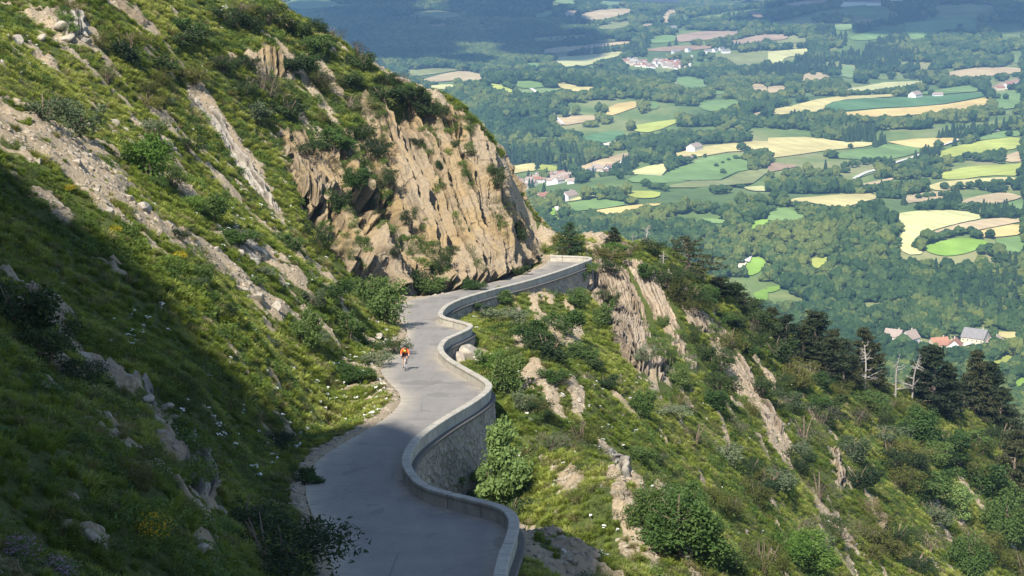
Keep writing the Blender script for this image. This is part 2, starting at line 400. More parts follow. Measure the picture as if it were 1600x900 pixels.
# loose shoulders on the hill side only
bare=np.where(leftside,np.maximum(bare,edge),bare)
gxx=np.gradient(TT,axis=1)/np.gradient(GX)[None,:]; gyy=np.gradient(TT,axis=0)/np.gradient(GY)[:,None]
bare=np.maximum(bare,sstep(1.5,2.2,np.hypot(gxx,gyy))*.8*(MY<400))
bare=np.clip(bare,0,1)
BARE=gint(bare)
_cp=np.array([(590,150),(640,170),(700,172),(745,212),(790,300),(835,400),(790,430),(730,442),(655,455),(605,434),(540,405),(480,330),(455,225),(520,230),(560,250)],float)
_in=inpoly(_cp,PX,PY).astype(float)
for _ in range(8): _in=(_in+np.roll(_in,1,0)+np.roll(_in,-1,0)+np.roll(_in,1,1)+np.roll(_in,-1,1))/5
TT=TT-4.*_in*(MY<215)*(MY>150)
rock=sstep(.35,.65,bare)*grow
TT=TT+rock*(.75*np.abs(fbm2(MX*1.3,MY*1.3,51,3))+.35*np.round(3*fbm2(MX*.9+MY*.2,MY*.5,53,3))/3+.16*fbm2(MX*4,MY*4,52,2))*(MY<330)
T=gint(TT)
# ---------------------------------------------------------------- ground, road, walls
m_hill,nt,b=newmat('hillside_soil')
tc=N(nt,'ShaderNodeTexCoord').outputs['Object']; at=N(nt,'ShaderNodeAttribute',attribute_name='bare').outputs['Fac']
nb=noise(nt,tc,1.1,8,.65); nf=noise(nt,tc,6,5,.7); nl=noise(nt,tc,.12,3)
soil=ramp(nt,nf,[(.25,(.13,.10,.065)),(.45,(.34,.27,.18)),(.62,(.44,.37,.27)),(.8,(.55,.50,.41))])
soil=mix(nt,ramp(nt,nl,[(.4,(0,0,0)),(.6,(1,1,1))]),soil,mix(nt,.5,soil,(.38,.29,.18)))
turf=ramp(nt,nf,[(.3,(.03,.045,.012)),(.5,(.075,.10,.022)),(.7,(.13,.14,.045))])
f=math_(nt,'ADD',at,math_(nt,'MULTIPLY',math_(nt,'SUBTRACT',nb,.5),.7))
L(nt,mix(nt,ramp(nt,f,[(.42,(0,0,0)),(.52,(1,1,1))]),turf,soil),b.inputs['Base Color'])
bump(nt,b,noise(nt,tc,5,8,.7),.9,.25)
nv=len(GX);nr=len(GY)
idx=np.arange(nv*nr).reshape(nr,nv); q=np.stack([idx[:-1,:-1],idx[:-1,1:],idx[1:,1:],idx[1:,:-1]],-1).reshape(-1,4)
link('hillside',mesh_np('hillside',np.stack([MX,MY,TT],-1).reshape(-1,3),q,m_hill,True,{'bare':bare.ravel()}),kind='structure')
def cdt(poly,step,zf,jit=0.):
    poly=np.asarray(poly,float)
    x0,y0=poly.min(0);x1,y1=poly.max(0)
    gx,gy=np.meshgrid(np.arange(x0+step/2,x1,step),np.arange(y0+step/2,y1,step)); gx=gx.ravel();gy=gy.ravel()
    k=inpoly(poly,gx,gy); pts=np.stack([gx[k],gy[k]],-1)
    allp=[Vector(p) for p in np.vstack([poly,pts])] ; n=len(poly)
    r=delaunay_2d_cdt(allp,[],[list(range(n))],1,1e-5)
    v=np.array([(p.x,p.y) for p in r[0]]); 
    v=np.column_stack([v,zf(v[:,0],v[:,1])]); f=[tuple(t) for t in r[2]]
    return v,f
# asphalt
m_road,nt,b=newmat('weathered_asphalt')
tc=N(nt,'ShaderNodeTexCoord').outputs['Object']
fine=noise(nt,tc,18,4,.75); big=noise(nt,tc,.35,5,.6); streak=noise(nt,vscale(nt,tc,(1.6,.12,1)),1.,4)
c=ramp(nt,big,[(.3,(.165,.155,.142)),(.7,(.235,.222,.203))])
c=mix(nt,ramp(nt,streak,[(.45,(0,0,0)),(.7,(.5,.5,.5))]),c,(.27,.255,.235))
c=mix(nt,.35,c,ramp(nt,fine,[(.3,(.10,.095,.09)),(.7,(.36,.34,.31))]))
dust=N(nt,'ShaderNodeAttribute',attribute_name='edge').outputs['Fac']
c=mix(nt,math_(nt,'MULTIPLY',dust,ramp(nt,noise(nt,tc,1.2,5),[(.3,(.2,.2,.2)),(.6,(1,1,1))])),c,(.40,.35,.27))
vo=N(nt,'ShaderNodeTexVoronoi',feature='DISTANCE_TO_EDGE'); vo.inputs['Scale'].default_value=.22
L(nt,mix(nt,.06,tc,noise(nt,tc,1.5,4,out=1),'ADD'),vo.inputs['Vector'])
cr=ramp(nt,vo.outputs[0],[(.0,(1,1,1)),(.006,(0,0,0))])
c=mix(nt,math_(nt,'MULTIPLY',cr,.5),c,(.07,.065,.06))
pt=ramp(nt,noise(nt,vscale(nt,tc,(1,.45,1)),.55,3,.4),[(.60,(0,0,0)),(.615,(.8,.8,.8))]); c=mix(nt,math_(nt,'MULTIPLY',pt,.55),c,(.13,.125,.12))
c=mix(nt,ramp(nt,noise(nt,tc,4.5,5,.7),[(.62,(0,0,0)),(.70,(.55,.55,.55))]),c,(.33,.30,.25))
L(nt,c,b.inputs['Base Color']); b.inputs['Roughness'].default_value=.85; bump(nt,b,fine,.3,.01)
v,f=cdt(ROADPOLY,1.0,lambda x,y:zr(y)+.01*vn2(x*.5,y*.5,3))
e1,_=near(LEw,v[:,0],v[:,1]); e2,_=near(REw,v[:,0],v[:,1])
ed=np.maximum(1-sstep(0,.9,e1),(1-sstep(0,.45,e2))*.7)
me=bpy.data.meshes.new('road'); me.from_pydata(v.tolist(),[],f); me.materials.append(m_road)
me.polygons.foreach_set('use_smooth',[True]*len(me.polygons))
t=me.attributes.new('edge','FLOAT','POINT'); t.data.foreach_set('value',ed.astype(np.float32))
link('road',me,kind='structure')
# the road's next leg beyond the hairpin
pts=np.array([unp(*p) for p in [(700,389,214),(852,389,213),(893,388,213),(896,384.5,217),(850,383.5,219),(700,383,219)]])
zz=pts[:,2].mean(); v,f=cdt(pts[:,:2],1.,lambda x,y:np.interp(y,[213,219],[pts[1,2],pts[4,2]])+0*x)
me=bpy.data.meshes.new('road'); me.from_pydata(v.tolist(),[],f); me.materials.append(m_road); 
t=me.attributes.new('edge','FLOAT','POINT'); t.data.foreach_set('value',np.zeros(len(v),np.float32)); link('road',me,kind='structure')
# parapet: swept along the outer edge
m_conc,nt,b=newmat('weathered_concrete')
tc=N(nt,'ShaderNodeTexCoord').outputs['Object']
c=ramp(nt,noise(nt,tc,1.6,7,.7),[(.3,(.27,.25,.21)),(.5,(.39,.365,.31)),(.7,(.49,.455,.385))])
st=noise(nt,vscale(nt,tc,(2.2,2.2,.35)),1.5,5)
c=mix(nt,ramp(nt,st,[(.55,(0,0,0)),(.8,(.55,.55,.55))]),c,(.18,.165,.145))
c=mix(nt,ramp(nt,noise(nt,tc,7,4),[(.6,(0,0,0)),(.72,(.6,.6,.6))]),c,(.12,.13,.08))
run=math_(nt,'DIVIDE',N(nt,'ShaderNodeAttribute',attribute_name='run').outputs['Fac'],2.3)
wn=N(nt,'ShaderNodeTexWhiteNoise',noise_dimensions='1D'); L(nt,math_(nt,'FLOOR',run),wn.inputs['W']); c=mix(nt,math_(nt,'MULTIPLY',wn.outputs[0],.35),c,(.27,.25,.21))
jt=math_(nt,'LESS_THAN',math_(nt,'FRACT',run),.022); c=mix(nt,math_(nt,'MULTIPLY',jt,.8),c,(.07,.065,.06))
L(nt,c,b.inputs['Base Color']); bump(nt,b,noise(nt,tc,9,5),.5,.03)
m_stone,nt,b=newmat('rough_masonry')
uvn=N(nt,'ShaderNodeUVMap').outputs[0]; tc=N(nt,'ShaderNodeTexCoord').outputs['Object']
w=mix(nt,.12,uvn,noise(nt,uvn,1.4,4,out=1),'ADD')
vo=N(nt,'ShaderNodeTexVoronoi',feature='DISTANCE_TO_EDGE'); L(nt,vscale(nt,w,(1.3,2.2,1)),vo.inputs['Vector']); vo.inputs['Scale'].default_value=1.1
vc=N(nt,'ShaderNodeTexVoronoi'); L(nt,vscale(nt,w,(1.3,2.2,1)),vc.inputs['Vector']); vc.inputs['Scale'].default_value=1.1
c=mix(nt,.5,ramp(nt,vc.outputs['Color'],[(.2,(.20,.18,.15)),(.8,(.40,.35,.28))]),ramp(nt,noise(nt,tc,3,7,.7),[(.3,(.16,.14,.12)),(.7,(.42,.37,.30))]))
c=mix(nt,ramp(nt,vo.outputs[0],[(.0,(1,1,1)),(.05,(0,0,0))]),c,(.10,.09,.08))
L(nt,c,b.inputs['Base Color']); bump(nt,b,vo.outputs[0],.8,.25)
def sweep(line,prof,close=True):
    """prof: (outward offset, height); returns verts, quads, uv"""
    t=np.gradient(line[:,:2],axis=0); t=np.array([np.convolve(np.pad(t[:,i],3,'edge'),np.ones(7)/7,'valid') for i in(0,1)]).T
    t/=np.linalg.norm(t,axis=1,keepdims=True); n=np.stack([t[:,1],-t[:,0]],-1)
    d=np.concatenate([[0],np.cumsum(np.linalg.norm(np.diff(line[:,:2],axis=0),axis=1))])
    V=[];U=[]
    for i in range(len(line)):
        pr=prof(i) if callable(prof) else prof
        for o,h in pr: V.append((line[i,0]+n[i,0]*o,line[i,1]+n[i,1]*o,line[i,2]+h)); U.append((d[i],h+o))
    k=len(pr); m=len(line); I=np.arange(m*k).reshape(m,k); r=range(k if close else k-1)
    q=[(I[i,j],I[i+1,j],I[i+1,(j+1)%k],I[i,(j+1)%k]) for i in range(m-1) for j in r]
    return np.array(V),q,np.array(U),I
wall=empty('parapet_wall',REw[200],label='long pale concrete parapet wall winding along the outer edge of the mountain road',category='wall')
def place(me,name):
    off=np.array(wall.location); co=np.empty(len(me.vertices)*3,np.float32); me.vertices.foreach_get('co',co); me.vertices.foreach_set('co',(co.reshape(-1,3)-REw[200]).astype(np.float32).ravel())
    return part(name,me,wall)
PW=REw[6:]
def runattr(me,U): t=me.attributes.new('run','FLOAT','POINT'); t.data.foreach_set('value',U[:,0].astype(np.float32))
# wall height swells at the little bay like the photo's
def wv(i): return .03*float(vn2(i*.021,3,9))+.008*float(vn2(i*.7,5,9))+ .02*math.sin(i*.9)*0+float(.02*vn2(i*.06,0,7))
V,q,U,I=sweep(PW,lambda i:[(0.,-.2),(0.02,.46+wv(i)),(.30,.46+wv(i)),(.30,-.2)])
q+= [tuple(I[0])[::-1],tuple(I[-1])]
me=bpy.data.meshes.new('parapet'); me.from_pydata(V.tolist(),[],[tuple(int(z) for z in x) for x in q]); me.materials.append(m_conc); runattr(me,U); place(me,'parapet')
V,q,U,I=sweep(PW,lambda i:[(-.03,.464+wv(i)),(-.03,.56+wv(i)),(0.,.585+wv(i)),(.33,.585+wv(i)),(.36,.56+wv(i)),(.36,.464+wv(i))])
q+= [tuple(I[0])[::-1],tuple(I[-1])]
me=bpy.data.meshes.new('coping'); me.from_pydata(V.tolist(),[],[tuple(int(z) for z in x) for x in q]); me.materials.append(m_conc); runattr(me,U); place(me,'coping')
V,q,U,I=sweep(PW,lambda i:[(.305,-.205),(.305,-.05),(.52,-.05),(.56,-.09),(.56,-.205)])
q+= [tuple(I[0])[::-1],tuple(I[-1])]
me=bpy.data.meshes.new('ledge'); me.from_pydata(V.tolist(),[],[tuple(int(z) for z in x) for x in q]); me.materials.append(m_conc); place(me,'ledge')
rows=np.linspace(0,-6.5,34)
V,q,U,I=sweep(PW,[(.46+.10*(-h),h-.21) for h in rows],False)
dd=.11*(fbm2(U[:,0]*1.3,U[:,1]*2.0,71,3))+.05*vn2(U[:,0]*4,U[:,1]*5,73)
V[:,0]+=dd; V[:,1]-=dd
V[I[:,0],2]=V[I[:,0],2]
me=mesh_np('stone_facing',V,np.array(q),m_stone,False,uv=U); place(me,'stone_facing')
# ---------------------------------------------------------------- rock faces
def rockmat(name,a,b_,c_,stain=(.10,.075,.05)):
    m,nt,b=newmat(name); uvn=N(nt,'ShaderNodeUVMap').outputs[0]; tc=N(nt,'ShaderNodeTexCoord').outputs['Object']
    n1=noise(nt,vscale(nt,uvn,(1.3,.16,1)),1.,6,.65); n2=noise(nt,tc,.22,4); n3=noise(nt,tc,3.2,7,.7)
    col=ramp(nt,n1,[(.28,a),(.5,b_),(.72,c_)])
    col=mix(nt,ramp(nt,n2,[(.40,(0,0,0)),(.58,(.85,.85,.85))]),col,mix(nt,.75,col,(.27,.25,.225)))
    col=mix(nt,.45,col,ramp(nt,n3,[(.3,tuple(np.array(a)*.55)),(.55,b_),(.75,tuple(np.minimum(np.array(c_)*1.15,.8)))]))
    n4=noise(nt,vscale(nt,uvn,(2.6,.09,1)),1.,4)
    col=mix(nt,ramp(nt,n4,[(.52,(0,0,0)),(.68,(.85,.85,.85))]),col,stain)
    cv=N(nt,'ShaderNodeAttribute',attribute_name='crevice_shade').outputs['Fac']; col=mix(nt,math_(nt,'MULTIPLY',cv,ramp(nt,noise(nt,tc,.9,5),[(.35,(.25,.25,.25)),(.6,(.95,.95,.95))])),col,(.045,.036,.027))  # shade of grooves and clefts painted into the rock colour
    L(nt,col,b.inputs['Base Color'])
    h=math_(nt,'ADD',noise(nt,vscale(nt,uvn,(3.,.5,1)),1.,7,.7),math_(nt,'MULTIPLY',n3,.7)); bump(nt,b,h,.9,.2)
    return m
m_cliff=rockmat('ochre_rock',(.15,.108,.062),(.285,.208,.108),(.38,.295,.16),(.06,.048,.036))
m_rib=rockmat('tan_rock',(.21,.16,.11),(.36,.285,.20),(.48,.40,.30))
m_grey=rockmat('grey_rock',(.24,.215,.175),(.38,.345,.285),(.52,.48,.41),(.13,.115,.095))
def strata(s,t,seed,amp,wmin=.4,wmax=1.6,brk=.55,cleft=0.):
    rr=np.random.default_rng(seed); e=[s.min()-3]
    while e[-1]<s.max()+3: e.append(e[-1]+rr.uniform(wmin,wmax)*rr.choice([.5,1,1.3]))
    e=np.array(e); off=rr.uniform(-1,1,len(e)); til=rr.uniform(.25,.9,len(e))
    sw=s+.45*fbm2(t*.16,s*.08,seed+1,3)+.10*vn2(t*1.2,s*.6,seed+2)
    k=np.clip(np.searchsorted(e,sw)-1,0,len(e)-2); w=e[k+1]-e[k]; f=(sw-e[k])/w
    d=amp*(.6*off[k]+til[k]*(f-.5)*w*.9)
    # blocks broken across the beds
    L_=rr.uniform(1.2,5,len(e))[k]; ph=rr.uniform(0,9,len(e))[k]; bt=(t+ph+.3*vn2(s*2,t*.3,seed+5))/L_; kb=np.floor(bt).astype(np.int64); fb=(bt-kb)*L_
    d+=amp*brk*(_h(kb,k.astype(np.int64),kb*0,seed+3)-.5)
    d-=amp*.7*np.exp(-(np.minimum(f,1-f)*w/.06)**2)-amp*brk*.5*np.exp(-(np.minimum(fb,L_-fb)/.06)**2)
    if cleft:
        # a few deep clefts along the beds, opened and closed along their run
        for c0 in rr.uniform(s.min()+1,s.max()-1,9): 
            ww=.28*np.clip(.5+1.6*vn2(t*.22+c0,t*0+c0,seed+6),.05,1.4); d-=cleft*np.exp(-((sw-c0-.3*vn2(t*.4,t*0+c0,seed+7))/ww)**2)
    crev_shade=np.maximum(np.exp(-(np.minimum(f,1-f)*w/.10)**2),.22*np.exp(-(np.minimum(fb,L_-fb)/.07)**2))
    if cleft: crev_shade=np.maximum(crev_shade,sstep(-.4,-1.3,d))
    return d,crev_shade
def rockpatch(name,cols,mat,step,amp,seed,wid=(.4,1.6),lift=.3,sink=1.6,onT=False,ef=(.06,.06,.06,.06),rag=.05,brk=.55,cleft=0.,holes=0.,**props):
    """cols: list of columns, each a list of (px,py,Y) from top to bottom along the beds"""
    C=np.array([[unp(*p) for p in c] for c in cols])           # nc x nrows x 3
    def interp(arr,n): 
        t=np.linspace(0,len(arr)-1,n); i=np.minimum(t.astype(int),len(arr)-2); f=(t-i).reshape(-1,*([1]*(arr.ndim-1))); return arr[i]*(1-f)+arr[i+1]*f
    ws=np.linalg.norm(np.diff(C[:,C.shape[1]//2],axis=0),axis=1).sum(); hs=np.linalg.norm(np.diff(C[len(C)//2],axis=0),axis=1).sum()
    ns=max(12,int(ws/step));nt_=max(12,int(hs/(step*1.3)))
    # smooth the columns a little before sampling
    G=interp(C,ns); G=np.swapaxes(interp(np.swapaxes(G,0,1),nt_),0,1)   # ns x nt x 3
    if len(C)>2:
        kk=max(1,ns//(len(C)*5)); ker=np.ones(2*kk+1)/(2*kk+1)
        Gp=np.pad(G,((kk,kk),(0,0),(0,0)),'reflect',reflect_type='odd'); G=np.apply_along_axis(lambda a:np.convolve(a,ker,'valid'),0,Gp)
    if onT:
        G[...,2]=gint(SMOOTH)(G[...,0],G[...,1])
    du=np.gradient(G,axis=0);dv=np.gradient(G,axis=1); n=np.cross(du,dv); n/=np.linalg.norm(n,axis=-1,keepdims=True)
    view=-G/np.linalg.norm(G,axis=-1,keepdims=True); 
    n*=np.where((n*view).sum(-1,keepdims=True).mean()<0,-1,1)
    if onT: n=n*.7+np.array([0,0,.5]); n/=np.linalg.norm(n,axis=-1,keepdims=True)
    S,Tt=np.meshgrid(np.linspace(0,ws,ns),np.linspace(0,hs,nt_),indexing='ij')
    d,crev_shade=strata(S,Tt,seed,amp,*wid,brk=brk,cleft=cleft); d=d+amp*.9*fbm3(G[...,0]*.35,G[...,1]*.35,G[...,2]*.35,seed,3)+amp*.22*fbm3(G[...,0]*1.6,G[...,1]*1.6,G[...,2]*1.6,seed+4,3)+amp*.08*vn3(G[...,0]*6,G[...,1]*6,G[...,2]*6,seed+8)
    a=S/ws; c=Tt/hs; wob=rag*fbm2(S*.7,Tt*.3,seed+9,4)
    e=np.minimum.reduce([(a+wob)/ef[0],(1-a+wob)/ef[1],(c+wob)/ef[2],(1-c+wob)/ef[3]]); e=sstep(0,1,e)
    d=lift*e+d*e-(1-e)*sink
    if name=='cliff': d=d-2.6*sstep(.0,.22,fbm2(S*.35,Tt*.16,seed+12,4)+.22-.9*sstep(.12,.40,a))*e
    if holes: d=d-holes*sstep(.12,.34,fbm2(S*.55,Tt*.25,seed+12,4))
    V=G+n*d[...,None]
    I=np.arange(ns*nt_).reshape(ns,nt_); q=np.stack([I[:-1,:-1],I[1:,:-1],I[1:,1:],I[:-1,1:]],-1).reshape(-1,4)
    return (link(name,mesh_np(name,V.reshape(-1,3),q,mat,False,attrs={'crevice_shade':crev_shade.ravel()},uv=np.stack([S.ravel(),Tt.ravel()],-1)),**props),V.reshape(-1,3)[e.ravel()>.6])
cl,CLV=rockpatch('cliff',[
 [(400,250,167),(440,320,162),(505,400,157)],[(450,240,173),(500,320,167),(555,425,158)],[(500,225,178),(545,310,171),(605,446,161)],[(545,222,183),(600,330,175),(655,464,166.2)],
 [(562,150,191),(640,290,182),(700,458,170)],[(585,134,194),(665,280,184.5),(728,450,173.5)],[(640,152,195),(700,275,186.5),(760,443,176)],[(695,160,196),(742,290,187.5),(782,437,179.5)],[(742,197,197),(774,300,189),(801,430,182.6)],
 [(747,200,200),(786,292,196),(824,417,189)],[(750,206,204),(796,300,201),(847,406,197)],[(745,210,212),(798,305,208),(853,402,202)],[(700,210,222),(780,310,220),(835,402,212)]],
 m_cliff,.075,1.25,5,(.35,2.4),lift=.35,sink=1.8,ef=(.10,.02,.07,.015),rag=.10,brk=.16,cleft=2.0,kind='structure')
def hitY(px,py):
    p,h=hit_fn(gint(SMOOTH),px,py); return p[:,1]
def ribcols(tops,bots,nrow=4):
    out=[]
    for t,b_ in zip(tops,bots):
        xs_=np.linspace(t[0],b_[0],nrow);ys_=np.linspace(t[1],b_[1],nrow); out.append([(x,y,Y) for x,y,Y in zip(xs_,ys_,hitY(xs_,ys_))])
    return out
RIBS=[([(902,428),(922,416),(950,411),(978,412)],[(965,540),(995,595),(1040,615),(1068,600)],m_rib,.8,'broad tan rock rib of tilted beds just below the hairpin parapet'),
 ([(968,408),(992,403),(1016,412)],[(1056,560),(1085,590),(1108,582)],m_rib,.75,'upright tan rock rib just right of the broad rib below the hairpin'),
 ([(1020,425),(1034,428)],[(1085,520),(1092,515)],m_rib,.6,'thin grey-tan rock fin in a dark bush gap right of the hairpin ribs'),
 ([(1068,488),(1082,486),(1096,492)],[(1082,520),(1102,524),(1118,522)],m_rib,.6,'short orange-tan rock stub on the slope below the gnarled pine'),
 ([(1098,508),(1112,502),(1128,508)],[(1205,680),(1225,700),(1240,698)],m_rib,.7,'long narrow rock rib running down the middle of the right-hand slope'),
 ([(1176,556),(1184,556)],[(1212,612),(1218,610)],m_rib,.4,'small rock fin beside the long narrow rib on the right-hand slope'),
 ([(1298,706),(1310,706)],[(1310,765),(1323,765)],m_rib,.7,'small pale rock pillar between dark bushes on the lower right slope'),
 ([(1361,785),(1370,786)],[(1377,845),(1389,842)],m_rib,.75,'smooth orange rock blade standing alone on the lower right slope'),
  ([(296,150),(306,148),(318,150)],[(395,300),(425,335),(445,340)],m_grey,.55,'long pale grey rock spine running down the sunny left slope'),
 ([(388,80),(415,74),(452,88)],[(392,118),(425,135),(458,120)],m_cliff,.6,'ochre rock face high on the left slope near the skyline'),
 ([(80,22),(105,18),(128,26)],[(90,50),(115,68),(140,62)],m_grey,.35,'cluster of grey bedrock near the top left corner'),
 ([(160,-5),(175,-6)],[(228,48),(244,46)],m_rib,.35,'thin tan rock streak at the top of the left slope'),
 ([(205,600),(228,596)],[(252,680),(282,672)],m_grey,.5,'rough grey rock outcrop inside the shadow on the left slope'),
 ([(262,700),(300,690)],[(305,785),(338,770)],m_grey,.45,'pale slanting rock slab in the shadow beside the dark bush'),
 ([(340,372),(365,366)],[(415,420),(432,412)],m_grey,.45,'sunlit grey rock ledge in the middle of the left slope'),
 ([(430,205),(450,200),(470,200)],[(470,290),(500,310),(520,300)],m_cliff,.6,'ochre rock bed at the left end of the cliff'),
 ([(940,705),(958,700)],[(975,760),(996,756)],m_grey,.35,'pale scree slab on the green slope right of the tall leafy tree'),
 ([(930,372),(945,366),(965,372)],[(960,395),(985,404),(995,400)],m_rib,.5,'bare rocky knoll above the hairpin parapet')]
RIBP=[];RV=[CLV]
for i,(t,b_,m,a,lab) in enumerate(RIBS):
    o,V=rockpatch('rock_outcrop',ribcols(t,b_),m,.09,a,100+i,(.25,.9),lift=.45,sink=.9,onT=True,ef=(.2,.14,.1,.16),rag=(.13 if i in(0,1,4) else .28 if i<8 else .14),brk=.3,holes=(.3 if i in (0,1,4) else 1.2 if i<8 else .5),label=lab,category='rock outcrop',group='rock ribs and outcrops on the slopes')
    RIBP.append(np.array(t+b_[::-1],float)); RV.append(V)
RV=np.concatenate(RV); RVX,RVY=proj(RV)
def rockhit(px,py):
    d=np.hypot(RVX-px,RVY-py); k=d<4.5
    return RV[k][RV[k][:,1].argmin()] if k.any() else None
# ---------------------------------------------------------------- the valley far below
def ZV(X,Y):
    X=np.asarray(X,float);Y=np.asarray(Y,float)
    r=-322+16*2*fbm2(X/520,Y/620,201,3)*sstep(700,1500,Y)
    r=r+45*np.exp(-((X-950)/420)**2-((Y-2150)/260)**2)*0
    for px,py,Y0,h,sx,sy in [(1440,70,4700,85,520,420),(620,60,5200,70,700,500),(800,190,3050,40,260,260),(1350,420,1800,24,190,160),(1000,400,2050,20,150,150)]:
        a,b=rdir(px,py); r=r+h*np.exp(-((X-float(a)*Y0)/sx)**2-((Y-Y0)/sy)**2)
    r=r+sstep(8500,16500,Y)*(330+60*fbm2(X/2600,Y/2600,209,4))
    return r
ys=[450.]
while ys[-1]<17000: ys.append(ys[-1]+max(18,ys[-1]*.011))
VY=np.array(ys); VXn=np.concatenate([np.linspace(-6500,-900,60)[:-1],np.linspace(-900,2600,150),np.linspace(2600,7500,50)[1:]])
vx,vy=np.meshgrid(VXn,VY); vz=ZV(vx,vy)
def hitV(px,py):
    px=np.atleast_1d(np.asarray(px,float));py=np.atleast_1d(np.asarray(py,float)); a,b=rdir(px,py)
    ys_=900*(16000/900)**np.linspace(0,1,900); G=b[:,None]*ys_[None]-ZV(a[:,None]*ys_[None],np.broadcast_to(ys_,(len(px),900)))
    i=np.maximum((G<0).argmax(1),1); r=np.arange(len(px)); g0=G[r,i-1];g1=G[r,i]; t=g0/(g0-g1+1e-9); Y=ys_[i-1]+(ys_[i]-ys_[i-1])*t
    return np.stack([a*Y,Y,b*Y],-1)
m_val,nt,b=newmat('valley_soil')
tc=N(nt,'ShaderNodeTexCoord').outputs['Object']
c=ramp(nt,noise(nt,tc,.005,6,.6),[(.35,(.07,.12,.035)),(.48,(.13,.20,.05)),(.55,(.24,.27,.09)),(.65,(.36,.33,.15))])
L(nt,mix(nt,.4,c,ramp(nt,noise(nt,tc,.05,5,.7),[(.3,(.03,.06,.02)),(.7,(.16,.2,.07))])),b.inputs['Base Color'])
I=np.arange(vx.size).reshape(vx.shape); q=np.stack([I[:-1,:-1],I[:-1,1:],I[1:,1:],I[1:,:-1]],-1).reshape(-1,4)
link('valley_ground',mesh_np('valley_ground',np.stack([vx,vy,vz],-1).reshape(-1,3),q,m_val,True),kind='structure')
FC={'tan':(.46,.36,.20),'pink':(.34,.25,.17),'gold':(.58,.44,.17),'wheat':(.52,.45,.19),'green':(.16,.25,.075),'deep':(.09,.18,.065),'bright':(.20,.33,.045),
    'yg':(.36,.40,.085),'pale':(.50,.49,.22),'olive':(.22,.24,.09),'lg':(.19,.27,.10),'cream':(.60,.55,.40),'brown':(.30,.21,.13)}
FM={}
for k,cc in FC.items():
    m,nt,b=newmat('crop_'+k); tc=N(nt,'ShaderNodeTexCoord').outputs['Object']
    wv_=N(nt,'ShaderNodeTexWave'); wv_.inputs['Scale'].default_value=.013; wv_.inputs['Distortion'].default_value=1.5
    rot=N(nt,'ShaderNodeMapping'); rot.inputs['Rotation'].default_value=(0,0,len(k)*.5+.3); L(nt,tc,rot.inputs['Vector']); L(nt,rot.outputs[0],wv_.inputs['Vector'])
    cc=np.array(cc)
    c=ramp(nt,noise(nt,tc,.012,6,.65),[(.32,tuple(cc*.6)),(.48,tuple(cc*.95)),(.62,tuple(np.minimum(cc*1.25+.03,1)))])
    c=mix(nt,math_(nt,'MULTIPLY',wv_.outputs['Fac'],.40),c,tuple(cc*.7))
    c=mix(nt,.4,c,ramp(nt,noise(nt,tc,.045,8,.8),[(.3,tuple(cc*.6)),(.7,tuple(np.minimum(cc*1.3,1)))]))
    L(nt,c,b.inputs['Base Color']); FM[k]=m
def cr(ox,oy,pts,k=1/3): return [(ox+x*k,oy+y*k) for x,y in pts]
B3=(800,0);B4=(1200,0);B8=(1200,300);B7=(800,300);B2=(400,0)
